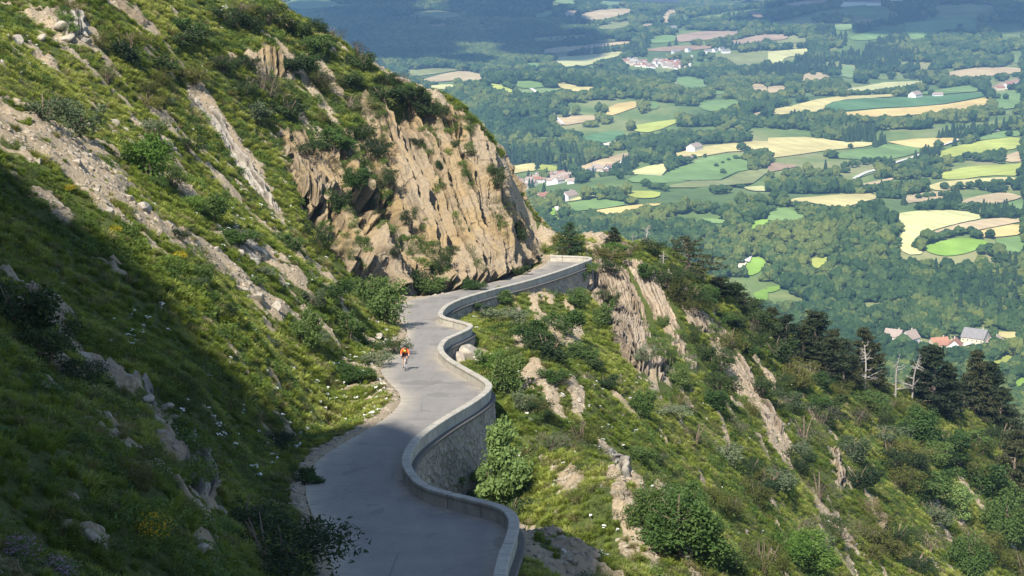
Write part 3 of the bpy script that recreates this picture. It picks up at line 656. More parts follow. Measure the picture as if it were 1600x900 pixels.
FIELDS=[(B3,'lg',[(175,10),(365,-9),(370,25),(250,22)]),(B3,'lg',[(400,5),(520,5),(560,25),(400,28)]),(B3,'tan',[(565,0),(570,-12),(800,-12),(810,18),(700,20),(570,12)]),
(B3,'tan',[(230,75),(250,52),(320,50),(305,78)]),(B3,'tan',[(315,75),(350,60),(565,42),(560,62),(440,92),(400,100),(350,98)]),(B3,'green',[(95,90),(130,55),(220,50),(170,85)]),
(B3,'olive',[(390,140),(430,115),(560,100),(565,120),(480,140)]),(B3,'pink',[(600,120),(660,112),(670,130),(610,132)]),(B3,'green',[(635,195),(700,165),(768,168),(768,200),(650,205)]),
(B3,'pink',[(772,168),(900,148),(1050,148),(1085,158),(960,185),(830,195),(774,202)]),(B3,'pink',[(1000,200),(1180,165),(1200,163),(1200,195),(1050,212)]),
(B3,'olive',[(90,180),(240,172),(370,165),(360,178),(230,192),(100,200)]),(B3,'tan',[(130,255),(150,228),(370,212),(560,195),(575,205),(390,225),(200,252)]),
(B3,'pale',[(200,272),(380,258),(540,240),(500,265),(400,295),(310,318),(225,325)]),(B3,'brown',[(640,240),(630,232),(800,215),(980,215),(900,235),(720,245)]),
(B3,'olive',[(940,262),(1050,250),(1200,255),(1200,300),(1060,315),(1020,290)]),(B3,'green',[(765,375),(800,358),(900,372),(930,400),(920,420),(810,418)]),(B3,'cream',[(740,385),(762,378),(800,416),(785,412)]),
(B3,'green',[(930,425),(1000,430),(1020,445),(950,448)]),(B3,'green',[(0,385),(110,382),(170,410),(60,420),(10,405)]),(B3,'lg',[(0,430),(80,422),(200,415),(230,435),(150,440),(20,440)]),
(B3,'wheat',[(185,392),(290,400),(300,412),(390,410),(400,425),(300,438),(215,410)]),(B3,'gold',[(440,545),(455,495),(600,475),(615,495),(540,520),(470,545)]),
(B3,'green',[(625,495),(680,475),(690,515),(640,512)]),(B3,'tan',[(195,575),(230,550),(370,542),(405,555),(380,570),(220,595)]),(B3,'green',[(850,490),(900,478),(1060,465),(1085,490),(1000,518),(910,528)]),
(B3,'yg',[(555,600),(600,585),(795,558),(790,572),(660,625),(575,620)]),(B3,'tan',[(1090,548),(1200,520),(1200,540),(1110,550)]),(B3,'tan',[(1110,395),(1190,395),(1200,440),(1120,425)]),
(B3,'green',[(40,650),(245,642),(240,658),(60,655)]),(B3,'deep',[(300,650),(450,618),(530,620),(520,650),(430,675),(370,672)]),(B3,'cream',[(400,682),(520,655),(450,690)]),
(B3,'lg',[(165,700),(260,730),(190,725)]),(B3,'wheat',[(-30,790),(80,768),(120,772),(110,806),(70,805),(-30,825)]),(B3,'yg',[(123,772),(230,785),(235,805),(113,806)]),
(B3,'tan',[(300,790),(430,745),(550,715),(540,740),(430,790),(330,805)]),(B3,'pale',[(530,820),(600,790),(720,765),(740,795),(560,835)]),
(B3,'wheat',[(730,735),(900,690),(1200,650),(1200,715),(1050,710),(900,736),(760,745)]),(B3,'green',[(540,845),(740,800),(900,742),(1040,720),(1110,755),(1120,800),(1040,808),(760,865),(570,862)]),
(B3,'olive',[(700,885),(765,869),(1050,812),(1200,790),(1200,815),(900,885)]),(B3,'pale',[(1080,880),(1200,870),(1200,900),(1120,900)]),
(B4,'pink',[(80,20),(330,0),(250,20),(90,35)]),(B4,'green',[(375,180),(530,140),(590,160),(500,192),(400,192)]),(B4,'green',[(640,110),(900,85),(960,95),(990,160),(870,130),(700,190),(660,185)]),
(B4,'pink',[(0,165),(90,165),(95,185),(0,195)]),(B4,'olive',[(98,168),(215,190),(150,205),(0,205),(0,198),(98,187)]),(B4,'pale',[(0,245),(180,228),(210,235),(160,262),(80,270),(60,300),(0,310)]),
(B4,'lg',[(330,345),(360,300),(415,325),(400,375),(340,360)]),(B4,'tan',[(130,385),(185,340),(260,345),(300,370),(200,380)]),(B4,'tan',[(0,405),(110,405),(60,430),(0,445)]),
(B4,'pale',[(345,425),(480,395),(740,378),(735,395),(560,418),(460,430)]),(B4,'green',[(700,435),(950,395),(960,410),(1010,425),(850,443),(740,448)]),(B4,'tan',[(830,345),(900,330),(1200,315),(1200,345),(960,368),(850,362)]),
(B4,'wheat',[(0,520),(150,490),(450,450),(640,440),(640,448),(400,466),(266,490),(266,525),(150,530),(30,545)]),(B4,'deep',[(270,494),(500,462),(700,456),(870,450),(1030,432),(1036,452),(900,478),(600,506),(380,522),(275,523)]),
(B4,'gold',[(290,535),(600,510),(900,482),(1038,458),(1045,485),(900,520),(600,550),(480,552),(310,538)]),(B4,'green',[(1060,440),(1200,420),(1200,500),(1080,520),(1060,480)]),(B4,'pink',[(1020,420),(1140,375),(1200,370),(1200,385),(1060,425)]),
(B4,'wheat',[(0,650),(220,645),(330,668),(490,668),(495,685),(300,705),(100,735),(0,745)]),(B4,'gold',[(560,668),(720,650),(900,650),(880,665),(800,698),(700,698)]),
(B4,'yg',[(800,740),(820,705),(960,670),(1200,640),(1200,697),(1000,720),(900,740)]),(B4,'green',[(960,665),(1080,618),(1200,615),(1200,637),(1100,650)]),(B4,'green',[(500,700),(560,674),(760,703),(620,740),(500,765),(420,750),(300,745),(330,715)]),
(B4,'brown',[(0,760),(60,770),(165,780),(60,800),(0,812)]),(B4,'tan',[(1090,740),(1200,702),(1200,760),(1120,765)]),(B4,'yg',[(800,815),(950,780),(1150,775),(1200,765),(1200,830),(1020,825),(900,845),(820,845)]),
(B4,'wheat',[(740,880),(830,850),(1050,835),(1170,834),(1170,860),(1000,870),(900,890),(800,900)]),(B4,'lg',[(390,830),(500,800),(560,790),(500,815),(400,845)]),(B4,'tan',[(420,870),(520,850),(600,835),(560,860),(440,885)]),
(B8,'wheat',[(70,50),(300,18),(400,12),(510,10),(500,40),(370,80),(280,72),(180,50)]),(B8,'green',[(30,80),(100,75),(120,95),(200,120),(150,135),(0,145),(0,110)]),(B8,'tan',[(640,25),(760,0),(850,5),(860,20),(700,50),(650,60)]),
(B8,'tan',[(890,50),(960,25),(1110,2),(1180,20),(1190,30),(1105,52),(950,75),(900,75)]),(B8,'green',[(1111,57),(1200,32),(1200,90),(1160,85)]),
(B8,'pale',[(590,108),(700,92),(900,88),(1033,123),(866,158),(750,192),(690,215),(680,260),(740,295),(640,300),(600,230),(640,190),(610,140)]),(B8,'tan',[(872,161),(1060,124),(1200,130),(1200,142),(960,192),(880,190),(752,198)]),
(B8,'gold',[(962,196),(1200,147),(1200,203),(1060,218),(985,214)]),(B8,'bright',[(715,265),(790,240),(900,217),(1038,232),(1010,260),(940,290),(850,305),(780,298)]),(B8,'green',[(1062,227),(1200,207),(1200,290),(1100,280),(1080,250)]),
(B8,'yg',[(185,320),(290,303),(280,340),(215,370)]),(B8,'bright',[(45,380),(105,360),(100,380),(50,390)]),(B8,'bright',[(-5,450),(70,443),(50,465),(-5,480)]),(B8,'wheat',[(1060,660),(1190,660),(1180,690),(1130,695),(1080,680)]),
(B8,'bright',[(900,655),(1030,650),(1045,665),(1000,700),(960,740),(900,725)]),
(B8,'yg',[(1025,805),(1130,765),(1185,758),(1060,840),(1035,845)]),(B8,'bright',[(1150,890),(1215,850),(1215,905),(1120,930)]),
(B7,'pale',[(240,40),(400,10),(400,25),(260,50)]),(B7,'bright',[(180,80),(220,75),(220,110),(180,115)]),(B7,'green',[(250,57),(430,33),(555,60),(450,79),(360,88),(280,95)]),
(B7,'gold',[(360,95),(480,77),(700,55),(690,68),(560,85),(500,108),(430,108)]),(B7,'yg',[(520,0),(700,0),(690,30),(600,35),(540,20)]),(B7,'yg',[(650,130),(760,112),(760,125),(670,132)]),
(B7,'green',[(880,125),(960,130),(1060,145),(940,155)]),(B7,'bright',[(1080,150),(1200,128),(1200,150),(1130,185)]),(B7,'bright',[(1110,310),(1170,310),(1195,345),(1140,395),(1085,395)]),
(B7,'green',[(900,400),(950,392),(930,430)]),(B7,'bright',[(1130,480),(1200,450),(1200,520),(1150,515)]),(B7,'yg',[(185,130),(270,118),(200,145)]),(B7,'cream',[(1045,347),(1088,330),(1108,297),(1116,300),(1096,350),(1060,362)]),
(B2,'lg',[(120,30),(150,-6),(350,-6),(370,20),(500,25),(300,40),(180,48)]),(B2,'olive',[(690,335),(870,322),(970,328),(860,348),(720,365)]),(B2,'tan',[(762,382),(860,352),(980,332),(1090,360),(1050,378),(960,370),(920,382),(800,390)]),
(B2,'pale',[(770,415),(850,400),(940,400),(930,415),(850,425)]),(B2,'yg',[(1070,400),(1110,393),(1200,420),(1200,440),(1150,430)]),(B2,'pink',[(800,120),(905,112),(905,128),(820,132)]),(B2,'green',[(1160,790),(1200,780),(1200,840)]),
(B2,'olive',[(700,60),(900,50),(1000,80),(850,95)]),(B2,'pink',[(1000,120),(1100,118),(1080,132)]),
(B3,'tan',[(720,50),(800,40),(770,60),(730,75),(740,110),(700,110)]),(B3,'tan',[(1020,108),(1090,95),(1080,105),(1010,112)]),(B3,'brown',[(1090,60),(1150,55),(1190,90),(1140,92)]),
(B4,'olive',[(775,30),(1060,20),(1070,60),(900,70),(800,60)]),(B4,'green',[(380,60),(500,50),(520,75),(400,80)]),(B4,'lg',[(310,120),(420,112),(400,140),(320,148)]),(B4,'pink',[(400,98),(490,92),(480,105),(410,108)]),
(B4,'green',[(60,100),(110,95),(140,115),(80,120)]),(B4,'lg',[(1140,280),(1190,270),(1195,300),(1150,298)]),(B3,'green',[(60,300),(130,295),(160,315),(70,320)]),
(B3,'olive',[(390,190),(480,185),(500,196),(400,205)]),(B3,'lg',[(985,345),(1030,345),(1020,353),(990,352)])]
FPOLY=[]
for n_,(o,k,pts) in enumerate(FIELDS):
    pp=np.array(cr(*o,pts)); w=hitV(pp[:,0],pp[:,1])[:,:2]
    w=chaikin(np.vstack([w,w[:1]]),1)[:-1]; 
    size=np.ptp(w,axis=0).max(); off=.5+.00025*w[:,1].mean()+.02*(n_%7)
    v,f=cdt(w,max(14,size/16),lambda x,y:ZV(x,y)+off)
    me=bpy.data.meshes.new('field'); me.from_pydata(v.tolist(),[],f); me.materials.append(FM[k]); me.polygons.foreach_set('use_smooth',[True]*len(f)); link('field',me,kind='structure')
    fx,fy=proj(np.column_stack([w,ZV(w[:,0],w[:,1])])); FPOLY.append(np.stack([fx,fy],-1))
def infield(px,py,poly=None):
    r=np.zeros(px.shape,bool)
    for p in FPOLY: r|=inpoly(p,px,py)
    return r
# white lanes through the fields
m_lane=simple('pale_gravel',(.55,.52,.45))
for pts,wd in [([(870,322),(873,330),(880,340),(886,345)],7),([(1334,282),(1352,272),(1368,268),(1400,255),(1430,247),(1450,236),(1510,216),(1560,206)],5),([(1215,420),(1222,416)],8),
               ([(1165,412),(1172,395),(1172,378)],7),([(1075,120),(1078,100),(1081,88)],5),([(830,140),(845,152),(865,182),(880,196)],6),([(1600,574),(1580,582),(1567,592)],5),([(1500,545),(1525,538),(1545,536)],5)]:
    w=resample(chaikin(hitV([p[0] for p in pts],[p[1] for p in pts])[:,:2],2),10.); t=np.gradient(w,axis=0); t/=np.linalg.norm(t,axis=1,keepdims=True)+1e-9; n=np.stack([t[:,1],-t[:,0]],-1)
    a=w+n*wd/2;b_=w-n*wd/2; v=np.empty((2*len(w),3)); v[0::2,:2]=a; v[1::2,:2]=b_; v[:,2]=ZV(v[:,0],v[:,1])+2.2
    link('lane',mesh_np('lane',v,np.array([(2*i,2*i+1,2*i+3,2*i+2) for i in range(len(w)-1)]),m_lane),kind='structure')
# ---------------------------------------------------------------- instancing of uncountable cover
def scatter(name,pos,nrm,spin,scl,idx,hue,protos,kind='stuff',**props):
    """one object; a geometry-nodes group puts a copy of one of the protos on every point"""
    n=nrm/np.linalg.norm(nrm,axis=1,keepdims=True); cs,sn=np.cos(spin),np.sin(spin)
    x0=np.stack([cs,sn,0*cs],-1); y=np.cross(n,x0); y/=np.linalg.norm(y,axis=1,keepdims=True); x=np.cross(y,n)
    M=np.stack([x,y,n],-1)
    rot=np.stack([np.arctan2(M[:,2,1],M[:,2,2]),-np.arcsin(np.clip(M[:,2,0],-1,1)),np.arctan2(M[:,1,0],M[:,0,0])],-1)
    me=mesh_np(name,pos,[],None,attrs={'rot':rot,'scl':scl if scl.ndim==2 else np.repeat(scl[:,None],3,1),'idx':idx.astype(int),'hue':hue})
    o=link(name,me,kind=kind,**props)
    src=bpy.data.collections.new(name+'_source')
    for i,(m) in enumerate(protos):
        p=bpy.data.objects.new(f'{name}_{chr(97+i)}',m); src.objects.link(p)
    g=bpy.data.node_groups.new(name,'GeometryNodeTree'); g.interface.new_socket('Geometry',in_out='INPUT',socket_type='NodeSocketGeometry'); g.interface.new_socket('Geometry',in_out='OUTPUT',socket_type='NodeSocketGeometry')
    gi=g.nodes.new('NodeGroupInput');go=g.nodes.new('NodeGroupOutput'); ip=g.nodes.new('GeometryNodeInstanceOnPoints'); ci=g.nodes.new('GeometryNodeCollectionInfo')
    ci.inputs['Collection'].default_value=src; ci.inputs['Separate Children'].default_value=True; ci.inputs['Reset Children'].default_value=True
    def at(nm,dt): a=g.nodes.new('GeometryNodeInputNamedAttribute'); a.data_type=dt; a.inputs['Name'].default_value=nm; return a.outputs['Attribute']
    e2r=g.nodes.new('FunctionNodeEulerToRotation'); g.links.new(at('rot','FLOAT_VECTOR'),e2r.inputs[0])
    g.links.new(gi.outputs[0],ip.inputs['Points']); g.links.new(ci.outputs[0],ip.inputs['Instance']); ip.inputs['Pick Instance'].default_value=True
    g.links.new(at('idx','INT'),ip.inputs['Instance Index']); g.links.new(e2r.outputs[0],ip.inputs['Rotation']); g.links.new(at('scl','FLOAT_VECTOR'),ip.inputs['Scale'])
    g.links.new(ip.outputs[0],go.inputs[0]); o.modifiers.new('scatter','NODES').node_group=g
    return o
_ico={}
def ico(sub):
    if sub not in _ico:
        bm=bmesh.new(); bmesh.ops.create_icosphere(bm,subdivisions=sub,radius=1); _ico[sub]=(np.array([v.co[:] for v in bm.verts]),np.array([[v.index for v in f.verts] for f in bm.faces])); bm.free()
    return _ico[sub]
def blob_tree(seed,kind='round'):
    """distant tree: many leafy facets heaped in lobes, about 1 m tall and wide"""
    r=np.random.default_rng(seed); V=[];Fq=[];n=0
    iv,iff=ico(2)
    if kind=='round':
        lobes=[((0,0,.5),(.36,.36,.40))]+[((.30*math.cos(a),.30*math.sin(a),r.uniform(.3,.68)),(r.uniform(.16,.26),)*2+(r.uniform(.14,.24),)) for a in r.uniform(0,6.28,9)]+[((r.uniform(-.15,.15),r.uniform(-.15,.15),.82),(.17,.17,.15))]
    else:
        lobes=[((0,0,.12+.13*k),(.27*(1-k/7.5)+.03,.27*(1-k/7.5)+.03,.13)) for k in range(7)]
    for c,s in lobes:
        d=1+.45*fbm3(iv[:,0]*2.6+c[0]*9,iv[:,1]*2.6+c[1]*9,iv[:,2]*2.6+seed,seed,2)+r.uniform(-.14,.14,len(iv))
        V.append(iv*d[:,None]*np.array(s)+np.array(c)); Fq.append(iff+n); n+=len(iv)
    return np.concatenate(V),np.concatenate(Fq)
def _bumpy(m,sc_,st=1.):
    nt=m.node_tree; b=nt.nodes['Principled BSDF']; bump(nt,b,noise(nt,N(nt,'ShaderNodeTexCoord').outputs['Object'],sc_,5,.75),st,.12); return m
m_far=_bumpy(leafmat('far_foliage',(.020,.045,.013),(.048,.086,.024),'hue',.15,(.125,.15,.035),spec=.1),9.)
m_farc=leafmat('far_conifer',(.022,.045,.018),(.034,.06,.022),'hue',.08,spec=.1)
FT=[mesh_np('far_tree',*blob_tree(300+i),m_far) for i in range(4)]+[mesh_np('far_tree',*blob_tree(320+i,'cone'),m_farc) for i in range(2)]
P_=[]
for Y0,Y1,sp in [(850,1500,6.6),(1500,2300,7.6),(2300,3400,9.6),(3400,5000,13),(5000,9000,21)]:
    gy_=np.arange(Y0,Y1,sp); 
    for y in gy_:
        x=np.arange(-.32*y,.34*y,sp); P_.append(np.stack([x,np.full(len(x),y),np.full(len(x),sp)],-1))
P_=np.concatenate(P_); P_[:,0]+=RNG.uniform(-.45,.45,len(P_))*P_[:,2]; P_[:,1]+=RNG.uniform(-.45,.45,len(P_))*P_[:,2]
Z_=ZV(P_[:,0],P_[:,1]); fx,fy=proj(np.column_stack([P_[:,:2],Z_]))
n=len(P_)
h=P_[:,2]*np.exp(RNG.normal(.12,.27,n))*1.2; h=np.minimum(h,17)*np.where(P_[:,1]<2000,.95,1); wd_=np.maximum(P_[:,2]*RNG.uniform(1.2,1.7,n),h*.85)
con=fbm2(P_[:,0]/260,P_[:,1]/260,421,3)+RNG.normal(0,.1,n)>.36
idx=np.where(con,RNG.integers(4,6,n),RNG.integers(0,4,n)); h=np.where(con,h*1.15,h); wd_=np.where(con,wd_*.85,wd_)
hue=np.clip(.45+.9*fbm2(P_[:,0]/120,P_[:,1]/120,431,3)+RNG.normal(0,.24,n),0,1)
k=~infield(fx,fy)
fx=fx+4.5*vn2(P_[:,0]/26,P_[:,1]/26,405)*3000/P_[:,1]*.6; fy=fy+3.*vn2(P_[:,0]/26,P_[:,1]/40,406)*3000/P_[:,1]*.5; k=~infield(fx,fy)
_hh=h; _x2,_y2=proj(np.column_stack([P_[:,:2],Z_+_hh*.6])); k&=~infield(_x2,_y2)
_x2,_y2=proj(np.column_stack([P_[:,:2],Z_+_hh*.3])); k&=~infield(_x2,_y2)
NOTREE=[[(955,118),(975,92),(1020,88),(1045,84),(1140,78),(1145,92),(1085,112),(1060,121),(1010,121),(970,108)],[(780,300),(785,275),(840,268),(900,275),(905,298),(850,308),(790,310)],
  [(1385,560),(1385,522),(1405,520),(1445,530),(1490,522),(1515,508),(1570,520),(1570,545),(1500,556),(1440,558)],[(918,283),(922,264),(958,262),(955,280),(935,288)],[(872,322),(880,300),(905,300),(905,318)],
  [(840,320),(842,302),(858,302),(858,320)],[(800,325),(800,300),(820,302),(820,325)]]
dens=np.ones(len(fx)); gap=fbm2(P_[:,0]/170,P_[:,1]/170,401,3)
k&=(gap<.40)
for p in NOTREE: k&=~(inpoly(np.array(p,float),fx,fy)&(RNG.random(len(fx))<.95))
# open clearings along the right: meadow country with hedges instead of closed forest
for p,kp in [([(860,165),(1600,95),(1600,420),(1400,420),(1380,330),(1000,330),(860,290)],.62),([(860,-10),(1600,-10),(1600,120),(1100,130),(860,110)],.6)]:
    m_=inpoly(np.array(p,float),fx,fy); k&=~(m_&(fbm2(P_[:,0]/90,P_[:,1]/60,411,3)>.0))
P_=P_[k];Z_=Z_[k];h=h[k];wd_=wd_[k];idx=idx[k];hue=hue[k]; n=len(P_)
print('forest',n)
scatter('forest',np.column_stack([P_[:,:2],Z_-.4]),np.tile([0,0,1.],(n,1)),RNG.uniform(0,6.28,n),np.stack([wd_,wd_,h],-1),idx,hue,FT,label='broad dark woods and hedgerows covering the valley floor between the fields',category='forest')
# ---------------------------------------------------------------- single trees standing in or beside the fields
m_bark=simple('bark',(.16,.12,.09),.9,.3,6)
def lite_tree(seed,kind='round'):
    v,f=blob_tree(seed,kind); v=v*np.array([1,1,.86])+np.array([0,0,.12]); crown=mesh_np('crown',v,f,[m_far2,m_farc2][kind!='round'])
    b_=MB(); b_.tube([(0,0,-.05),(.01,0,.2),(0,.01,.5)],[.035,.028,.015],6); return b_.mesh('trunk',m_bark),crown
m_far2=leafmat('field_tree_foliage',(.026,.052,.016),(.060,.10,.03),None,.12,spec=.1); m_farc2=leafmat('field_conifer_foliage',(.02,.04,.018),(.035,.06,.024),None,.1,spec=.1)
LT=[lite_tree(350+i) for i in range(3)]+[lite_tree(360,'cone')]
def single_tree(px,py,hpx,label,group=None,k=None,rel=1.1):
    w=hitV(px,py)[0]; s=hpx/F*w[1]*1.03; k=random.choice([0,1,2]) if k is None else k
    o=empty('tree',tuple(w-[0,0,.3]),random.uniform(0,6),label=label,category='tree',group=group); o.scale=(s*rel,s*rel,s)
    link('trunk',LT[k][0],o); link('crown',LT[k][1],o); return o
ORD='first second third fourth fifth sixth seventh eighth ninth tenth eleventh twelfth thirteenth fourteenth fifteenth sixteenth'.split()
def tree_row(pts,hpx,n,where,jit=2):
    pts=np.array(pts,float); d=np.concatenate([[0],np.cumsum(np.linalg.norm(np.diff(pts,axis=0),axis=1))]); t=np.linspace(0,d[-1],n)
    xs_=np.interp(t,d,pts[:,0]);ys_=np.interp(t,d,pts[:,1])
    for i in range(n): single_tree(xs_[i]+random.uniform(-jit,jit),ys_[i]+random.uniform(-1,1),hpx*random.uniform(.75,1.2),f'{ORD[i]} tree from left in the row {where}','trees in field hedges and rows',rel=random.uniform(1,1.4))
for px,py,hp,lab in [(1465,234,17,'lone rounded tree in the yellow-green field beside the white lane'),(1576,214,12,'small lone tree at the right end of the green-gold fields'),(1158,236,15,'large round tree in the pale wheat field above the green pasture'),
  (1168,237,10,'small round tree touching the big tree in the wheat field'),(1130,272,10,'low round tree in the middle of the long green pasture'),(1049,262,22,'tall dark tree at the left tip of the long green pasture'),(1063,258,14,'pointed tree just right of the tall dark tree at the pasture tip'),
  (1102,246,7,'small bush-like tree below the farmhouse in the wheat field'),(1434,387,17,'lone tree standing left of the tree row in the big pale pasture'),(1548,373,17,'lone upright tree where the gold strip meets the green field'),
  (1563,391,12,'round tree beside the bright green field corner on the right'),(1552,388,8,'small tree between the two clumps at the bright field corner'),(1533,397,17,'wide dark tree on the lower edge of the bright yellow-green field'),
  (1593,146,14,'dark tree above the right end of the deep green field'),(1571,156,11,'round tree in the green field at the far right edge'),(1558,155,10,'leftmost round tree in the green field at the far right edge'),
  (1350,252,8,'small tree standing on the lower lip of the darker green meadow'),(1510,222,12,'small tree beside the lane bend among the gold fields'),(1593,275,15,'round tree at the right edge beside the yellow-green meadow'),
  (1172,352,14,'dark tree beside the gully in the lower woods'),(1329,232,9,'little tree below the gold wheat strip'),(1166,248,6,'low shrub-like tree below the wheat field tree pair'),
  (1270,118,9,'pale tree in the hill meadow clearing'),(1486,60,8,'tree on the shadowed upper meadow'),(1500,45,9,'dark tree on the crest of the shadowed upper meadow'),(1455,148,9,'small tree right of the white barn by the deep green field')]: single_tree(px,py,hp,lab)
for pts,hp,n,wh in [([(1462,378),(1478,372),(1490,370),(1510,364),(1522,372),(1530,374)],15,9,'across the big pale pasture'),
  ([(1322,265),(1345,259),(1372,256),(1392,257)],12,8,'below the darker green meadow'),([(1412,262),(1430,258),(1450,258),(1475,255),(1510,250),(1565,255)],13,15,'above the bright yellow-green meadow'),
  ([(1060,252),(1085,248)],7,3,'at the left end of the pale wheat field'),([(1010,292),(1040,298)],12,5,'just below the long green pasture'),([(1475,298),(1500,297),(1530,292),(1560,290),(1590,288)],12,10,'under the yellow-green meadow'),
  ([(1120,262),(1140,250),(1165,250),(1190,250)],7,8,'crossing the wheat field below the big tree'),([(1435,312),(1460,308),(1490,310)],12,6,'between the two tan fields'),([(1505,330),(1530,326),(1560,332),(1590,335)],14,9,'right above the big pale pasture'),
  ([(1230,322),(1260,325),(1300,330)],11,6,'in front of the yellow wheat patch'),([(860,62),(885,61),(915,60)],5,7,'in the far shadowed tan strip'),([(1548,440),(1600,446)],14,5,'on the wooded slope at the right edge')]: tree_row(pts,hp,n,wh)
# the farm's garden trees
# ---------------------------------------------------------------- houses
m_wall=[simple('lime_render',(.60,.55,.47),.9,.08),simple('cream_render',(.56,.48,.36),.9,.1),simple('white_render',(.66,.64,.60),.9,.05)]
def tilemat(name,c):
    m,nt,b=newmat(name); tc=N(nt,'ShaderNodeTexCoord').outputs['Object']; w_=N(nt,'ShaderNodeTexBrick'); w_.inputs['Scale'].default_value=2.2
    c=np.array(c); w_.inputs['Color1'].default_value=(*c,1); w_.inputs['Color2'].default_value=(*(c*.72),1); w_.inputs['Mortar'].default_value=(*(c*.4),1); L(nt,tc,w_.inputs['Vector'])
    L(nt,mix(nt,.4,w_.outputs[0],ramp(nt,noise(nt,tc,.7,5),[(.3,tuple(c*.6)),(.7,tuple(np.minimum(c*1.25,1)))])),b.inputs['Base Color']); return m
m_roof=[tilemat('brown_tiles',(.30,.20,.155)),tilemat('red_tiles',(.36,.18,.12)),tilemat('slate',(.25,.235,.225)),tilemat('orange_tiles',(.46,.23,.14)),tilemat('pale_tiles',(.38,.30,.245))]
m_glass=simple('dark_glass',(.03,.04,.05),.15,.1,2,.6); m_door=simple('door_wood',(.16,.09,.05)); m_frame=simple('window_frame',(.55,.53,.5)); m_shut=simple('shutter_paint',(.14,.22,.28))
HP={}
def house_proto(w_,l_,h,rh,wm,rm,detail,chim=True):
    key=(w_,l_,h,rh,wm,rm,detail,chim)
    if key in HP: return HP[key]
    out=[]
    v=[(-l_/2,-w_/2,-2),(l_/2,-w_/2,-2),(l_/2,w_/2,-2),(-l_/2,w_/2,-2),(-l_/2,-w_/2,h),(l_/2,-w_/2,h),(l_/2,w_/2,h),(-l_/2,w_/2,h),(-l_/2,0,h+rh),(l_/2,0,h+rh)]
    b_=MB(); b_.add(v,[(0,1,5,4),(2,3,7,6),(1,2,6,9,5),(3,0,4,8,7)]); out.append(('wall',b_.mesh('wall',m_wall[wm]),None))
    b_=MB(); o=.5; k=rh/(w_/2); t=.22
    for s in(-1,1):
        e=(w_/2+o)*s; ze=h-o*k; L2=l_/2+.4
        a=[(-L2,e,ze+.06),(L2,e,ze+.06),(L2,0,h+rh+.06),(-L2,0,h+rh+.06)]; c=[(x,y,z+t) for x,y,z in a]
        b_.add(a+c,[(0,3,2,1),(4,5,6,7),(0,1,5,4),(0,4,7,3),(1,2,6,5)])
    out.append(('roof',b_.mesh('roof',m_roof[rm]),None))
    if chim:
        b_=MB(); b_.box((l_*.28,w_*.1,h+rh+.25),(.7,.7,1.6)); b_.box((l_*.28,w_*.1,h+rh+1.1),(.85,.85,.15)); out.append(('chimney',b_.mesh('chimney',m_wall[1]),'roof'))
    if detail:
        for s in(-1,1):
            n=max(2,int(l_/3.2)); 
            for i in range(n):
                x=-l_/2+l_*(i+.5)/n
                for z in ([1.4,4.0] if h>4.6 else [1.4]):
                    if z<2 and s<0 and i==n//2: continue
                    b_=MB(); b_.box((x,s*(w_/2+.02),z),(1.0,.10,1.25)); out.append(('window',b_.mesh('window',m_frame),None))
                    b_=MB(); b_.box((x,s*(w_/2+.055),z),(.78,.06,1.03)); out.append(('pane',b_.mesh('pane',m_glass),len(out)-1))
        b_=MB(); b_.box((-l_/2+l_*(n//2+.5)/n,-(w_/2+.03),1.05),(1.2,.1,2.1)); out.append(('door',b_.mesh('door',m_door),None))
        for s in(-1,1):
            b_=MB(); b_.box((s*(l_/2+.02),0,h*.55),(.1,1.0,1.2)); out.append(('window',b_.mesh('window',m_frame),None))
            b_=MB(); b_.box((s*(l_/2+.055),0,h*.55),(.06,.78,.98)); out.append(('pane',b_.mesh('pane',m_glass),len(out)-1))
    HP[key]=out; return out
def house(px,py,dims,rz,wm,rm,label,detail=False,group=None,cat='house',name='house',chim=True):
    w=hitV(px,py)[0]; o=empty(name,tuple(w),rz,label=label,category=cat,group=group); made=[]
    for nm,me,par in house_proto(*dims,wm,rm,detail,chim):
        p=o if par is None else ([q for q in made if q.name.startswith('roof')][0] if par=='roof' else made[par])
        made.append(link(nm,me,p))
    return o
WN=['lime-washed','cream','white']; RN=['brown-roofed','red-roofed','grey-roofed','orange-roofed','pale-roofed']
RR=random.Random(8)
def cluster(pts,where,group,sz=(6,9),prefs=(0,0,4,4,1)):
    """labels: by wall, roof and the order from the left"""
    pts=sorted(pts)
    for i,(px,py) in enumerate(pts):
        wm=RR.choice([0,1,2,2]);rm=RR.choice(prefs); d=(RR.choice([6,7.,8]),RR.choice([8.5,10.,12.]),RR.choice([3.6,4.6,5.4]),RR.choice([2.2,2.8]))
        house(px,py,d,RR.uniform(-1.2,1.2),wm,rm,f'{WN[wm]} {RN[rm]} house, number {i+1} from the left in the {where}',group=group)
V1=[(975,96),(979,99),(983,95),(986,102),(990,100),(992,95),(996,104),(999,101),(1003,103),(1007,105),(1010,102),(1014,106),(1017,103),(1020,107),(1023,100),(1026,96),(1027,104),(1030,99),(1033,96),(1036,99),(1037,103),(1040,106),(1041,99),(1045,102),(1048,100),(1050,106),(1052,102),(1055,105),(1057,99),(1059,103),(1062,106),(1064,101),(1067,104),(1070,105),(1001,98),(1008,99),(1047,107),(1056,108)]
cluster(V1,'upper valley village','houses of the upper valley village',prefs=(4,4,0,4,1))
V2=[(793,282),(797,287),(801,284),(803,290),(808,286),(811,291),(814,295),(818,297),(822,293),(828,288),(832,291),(837,287),(840,283),(843,279),(846,286),(850,281),(853,285),(857,279),(860,283),(864,278),(866,285),(870,281),(873,287),(876,277),(880,281),(884,278),(888,283),(893,287),(860,289),(834,281)]
cluster(V2,'cliffside village','houses of the village beside the cliff',prefs=(4,0,4,1,0))
